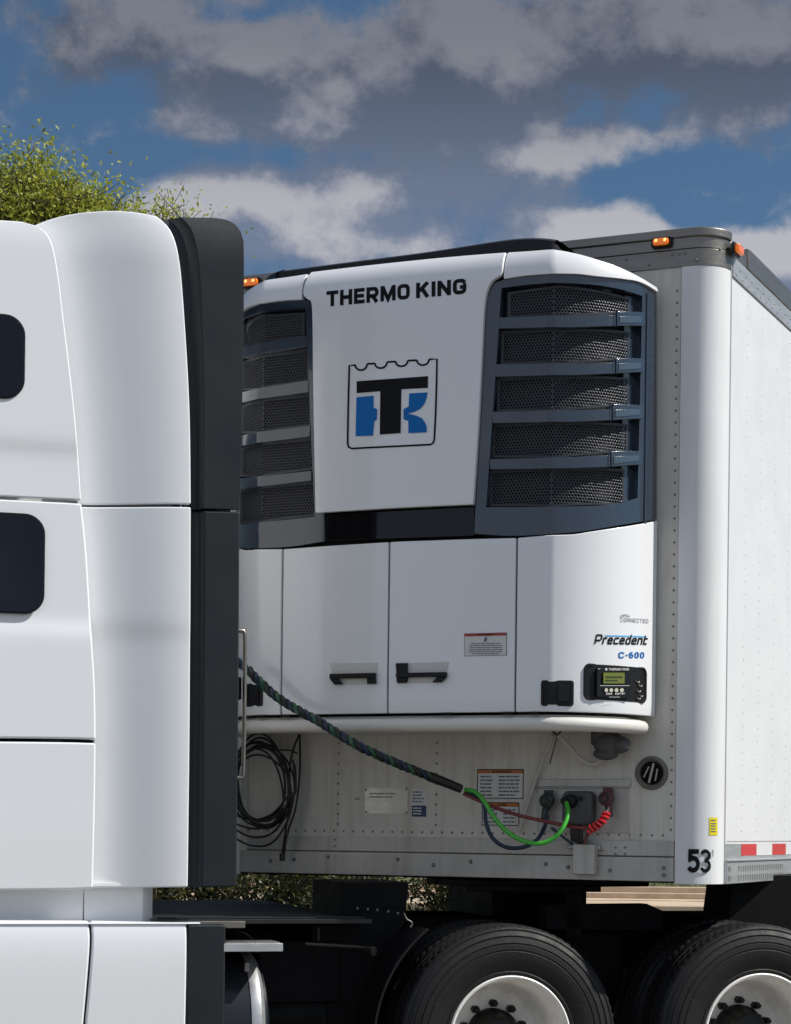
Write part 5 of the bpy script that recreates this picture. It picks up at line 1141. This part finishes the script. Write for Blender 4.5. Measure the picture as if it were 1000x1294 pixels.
# ================================================================== GROUND AND BACKGROUND
def sheet(name, x0, x1, y0, y1, z, m, kind='structure'):
    mb = MB(WF); mb.add([(x0, y0, z), (x1, y0, z), (x1, y1, z), (x0, y1, z)], [(0, 1, 2, 3)]); return tag(mb.build(name, m, None, smooth=False), kind=kind)
sheet('ground', -1500, 1500, -300, 2500, -.055, M['verge'])
sheet('parking_lot', -60, 60, -60, 36, -.05, M['asphalt'])
sheet('road', -80, 80, 37.2, 47.5, -.045, M['tan'])
mb = MB(WF); mb.box(-80, 80, 36, 36.3, 0, .13); mb.box(-80, 80, 43.5, 43.75, 0, .12); mb.box(-80, 80, 47.5, 47.8, 0, .14); tag(mb.build('kerb', mat('kerb_stone', (.43, .33, .235), .85, var=.2, vscale=2, dirt=.3), None, bevel=.02), kind='structure')
def leafquad(mb, c, size, rnd, up=0.0):
    n = V((rnd.gauss(0, 1), rnd.gauss(0, 1), rnd.gauss(0, 1)+up)).normalized(); a = n.orthogonal().normalized(); b = n.cross(a); th = rnd.uniform(0, 6.28)
    a, b = a*math.cos(th)+b*math.sin(th), b*math.cos(th)-a*math.sin(th); s = size*rnd.uniform(.6, 1.4)
    mb.add([c-a*s*.9, c-b*s*.4, c+a*s, c+b*s*.4], [(0, 1, 2, 3)])
TZ = 26
def gx(u, z): return (u-500)/FPX*z
def crown_tree(u0, zd_, label, seed, blobs, ncl, per, name='tree'):
    # blobs: (u, v, ru, rv) extents of the crown, in the tree's own plane at distance zd_
    rnd = random.Random(seed); base = V((gx(u0, zd_), zd_, -.05)); root = thing(name, label, 'tree', WF, base); st = MB(WF); lf = MB(WF)
    top = base+V((0, 0, CH+(HYP-blobs[0][1])*zd_/FPX-.6)); st.tube(cat([base, base+V((.1, 0, 1.5)), (base+top)/2+V((-.12, .1, 0)), top], 16), lambda t: .2*(1-.6*t), 9)
    k = zd_/FPX
    for i in range(ncl):
        u, v, ru, rv = blobs[rnd.randrange(len(blobs))]
        while True:
            a = V((rnd.uniform(-1, 1), rnd.uniform(-1, 1), rnd.uniform(-1, 1)))
            if .25 < a.length < 1: break
        c = V((gx(u, zd_)+a.x*ru*k, zd_+a.y*ru*k*1.1, CH+(HYP-v)*k+a.z*rv*k))
        h = top if rnd.random() < .5 else base.lerp(top, rnd.uniform(.45, .95)); mid = h.lerp(c, .55)+V((rnd.gauss(0, .15), rnd.gauss(0, .15), rnd.uniform(.05, .3)))
        st.tube(cat([h, mid, c, c+(c-mid)*.04], 8), lambda t: .03*(1-.8*t), 5)
        rr = rnd.uniform(.11, .26)
        for t_ in range(3): d = V((rnd.gauss(0, .2), rnd.gauss(0, .2), rnd.uniform(-.05, .3))); st.tube([c, c+d*.4, c+d*.8+V((0, 0, .04))], .005, 4)
        for _ in range(int(per*rnd.uniform(.4, 1.6))): leafquad(lf, c+V((rnd.gauss(0, rr), rnd.gauss(0, rr), rnd.gauss(0, rr*.9))), .034, rnd)
    st.build('trunk', M['bark'], root, sharp=60); lf.build('crown', M['leaf'], root, smooth=False)
crown_tree(15, TZ, 'dense yellow-green spring tree rising above the left end of the white truck roof', 4, [(35, 260, 52, 56), (-40, 282, 80, 70), (68, 278, 55, 44), (10, 315, 90, 80), (105, 292, 38, 42)], 270, 85)
crown_tree(205, TZ+3, 'small sparse tree just showing over the sleeper roof beside the black fairing', 9, [(150, 292, 26, 40), (195, 305, 30, 44), (235, 305, 26, 34), (180, 345, 60, 50)], 70, 50)
crown_tree(-260, TZ+2, 'bushy spring tree behind the truck cab, left of the frame', 14, [(-250, 220, 120, 100), (-300, 300, 120, 90)], 120, 120)
# shrubs and tall grass seen under the trailer
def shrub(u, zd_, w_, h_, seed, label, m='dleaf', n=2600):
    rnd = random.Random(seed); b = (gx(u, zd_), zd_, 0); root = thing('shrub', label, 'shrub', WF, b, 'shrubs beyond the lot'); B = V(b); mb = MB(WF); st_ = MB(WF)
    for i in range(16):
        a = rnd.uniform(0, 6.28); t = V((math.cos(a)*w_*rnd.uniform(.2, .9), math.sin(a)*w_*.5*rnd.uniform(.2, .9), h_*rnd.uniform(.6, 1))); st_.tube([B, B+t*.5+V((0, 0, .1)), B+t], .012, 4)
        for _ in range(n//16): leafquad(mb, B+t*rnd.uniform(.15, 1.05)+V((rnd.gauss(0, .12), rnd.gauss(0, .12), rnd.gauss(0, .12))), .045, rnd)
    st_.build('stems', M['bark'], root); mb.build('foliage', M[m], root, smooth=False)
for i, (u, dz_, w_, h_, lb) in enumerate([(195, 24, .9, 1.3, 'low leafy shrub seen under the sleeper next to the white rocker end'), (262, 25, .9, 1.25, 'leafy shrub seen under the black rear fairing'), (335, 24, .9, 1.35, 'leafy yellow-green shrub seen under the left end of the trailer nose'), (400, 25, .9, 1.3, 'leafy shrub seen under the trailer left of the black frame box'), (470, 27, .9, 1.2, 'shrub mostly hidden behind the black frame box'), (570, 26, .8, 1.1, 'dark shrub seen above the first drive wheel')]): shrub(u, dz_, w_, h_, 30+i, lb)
rnd = random.Random(3); mb = MB(WF)
for i in range(9000):
    y = rnd.uniform(22, 30) if i % 3 else rnd.uniform(48, 56); x = rnd.uniform(gx(120, y), gx(600, y)) if i % 3 else rnd.uniform(gx(500, y), gx(1150, y)); h = rnd.uniform(.15, .5) if i % 3 else rnd.uniform(.05, .16); a = rnd.uniform(0, 6.28); l_ = V((rnd.gauss(0, .1), rnd.gauss(0, .1), 0)); w_ = V((math.cos(a), math.sin(a), 0))*.012; b = V((x, y, 0))
    mb.add([b-w_, b+w_, b+l_+V((0, 0, h))], [(0, 1, 2)])
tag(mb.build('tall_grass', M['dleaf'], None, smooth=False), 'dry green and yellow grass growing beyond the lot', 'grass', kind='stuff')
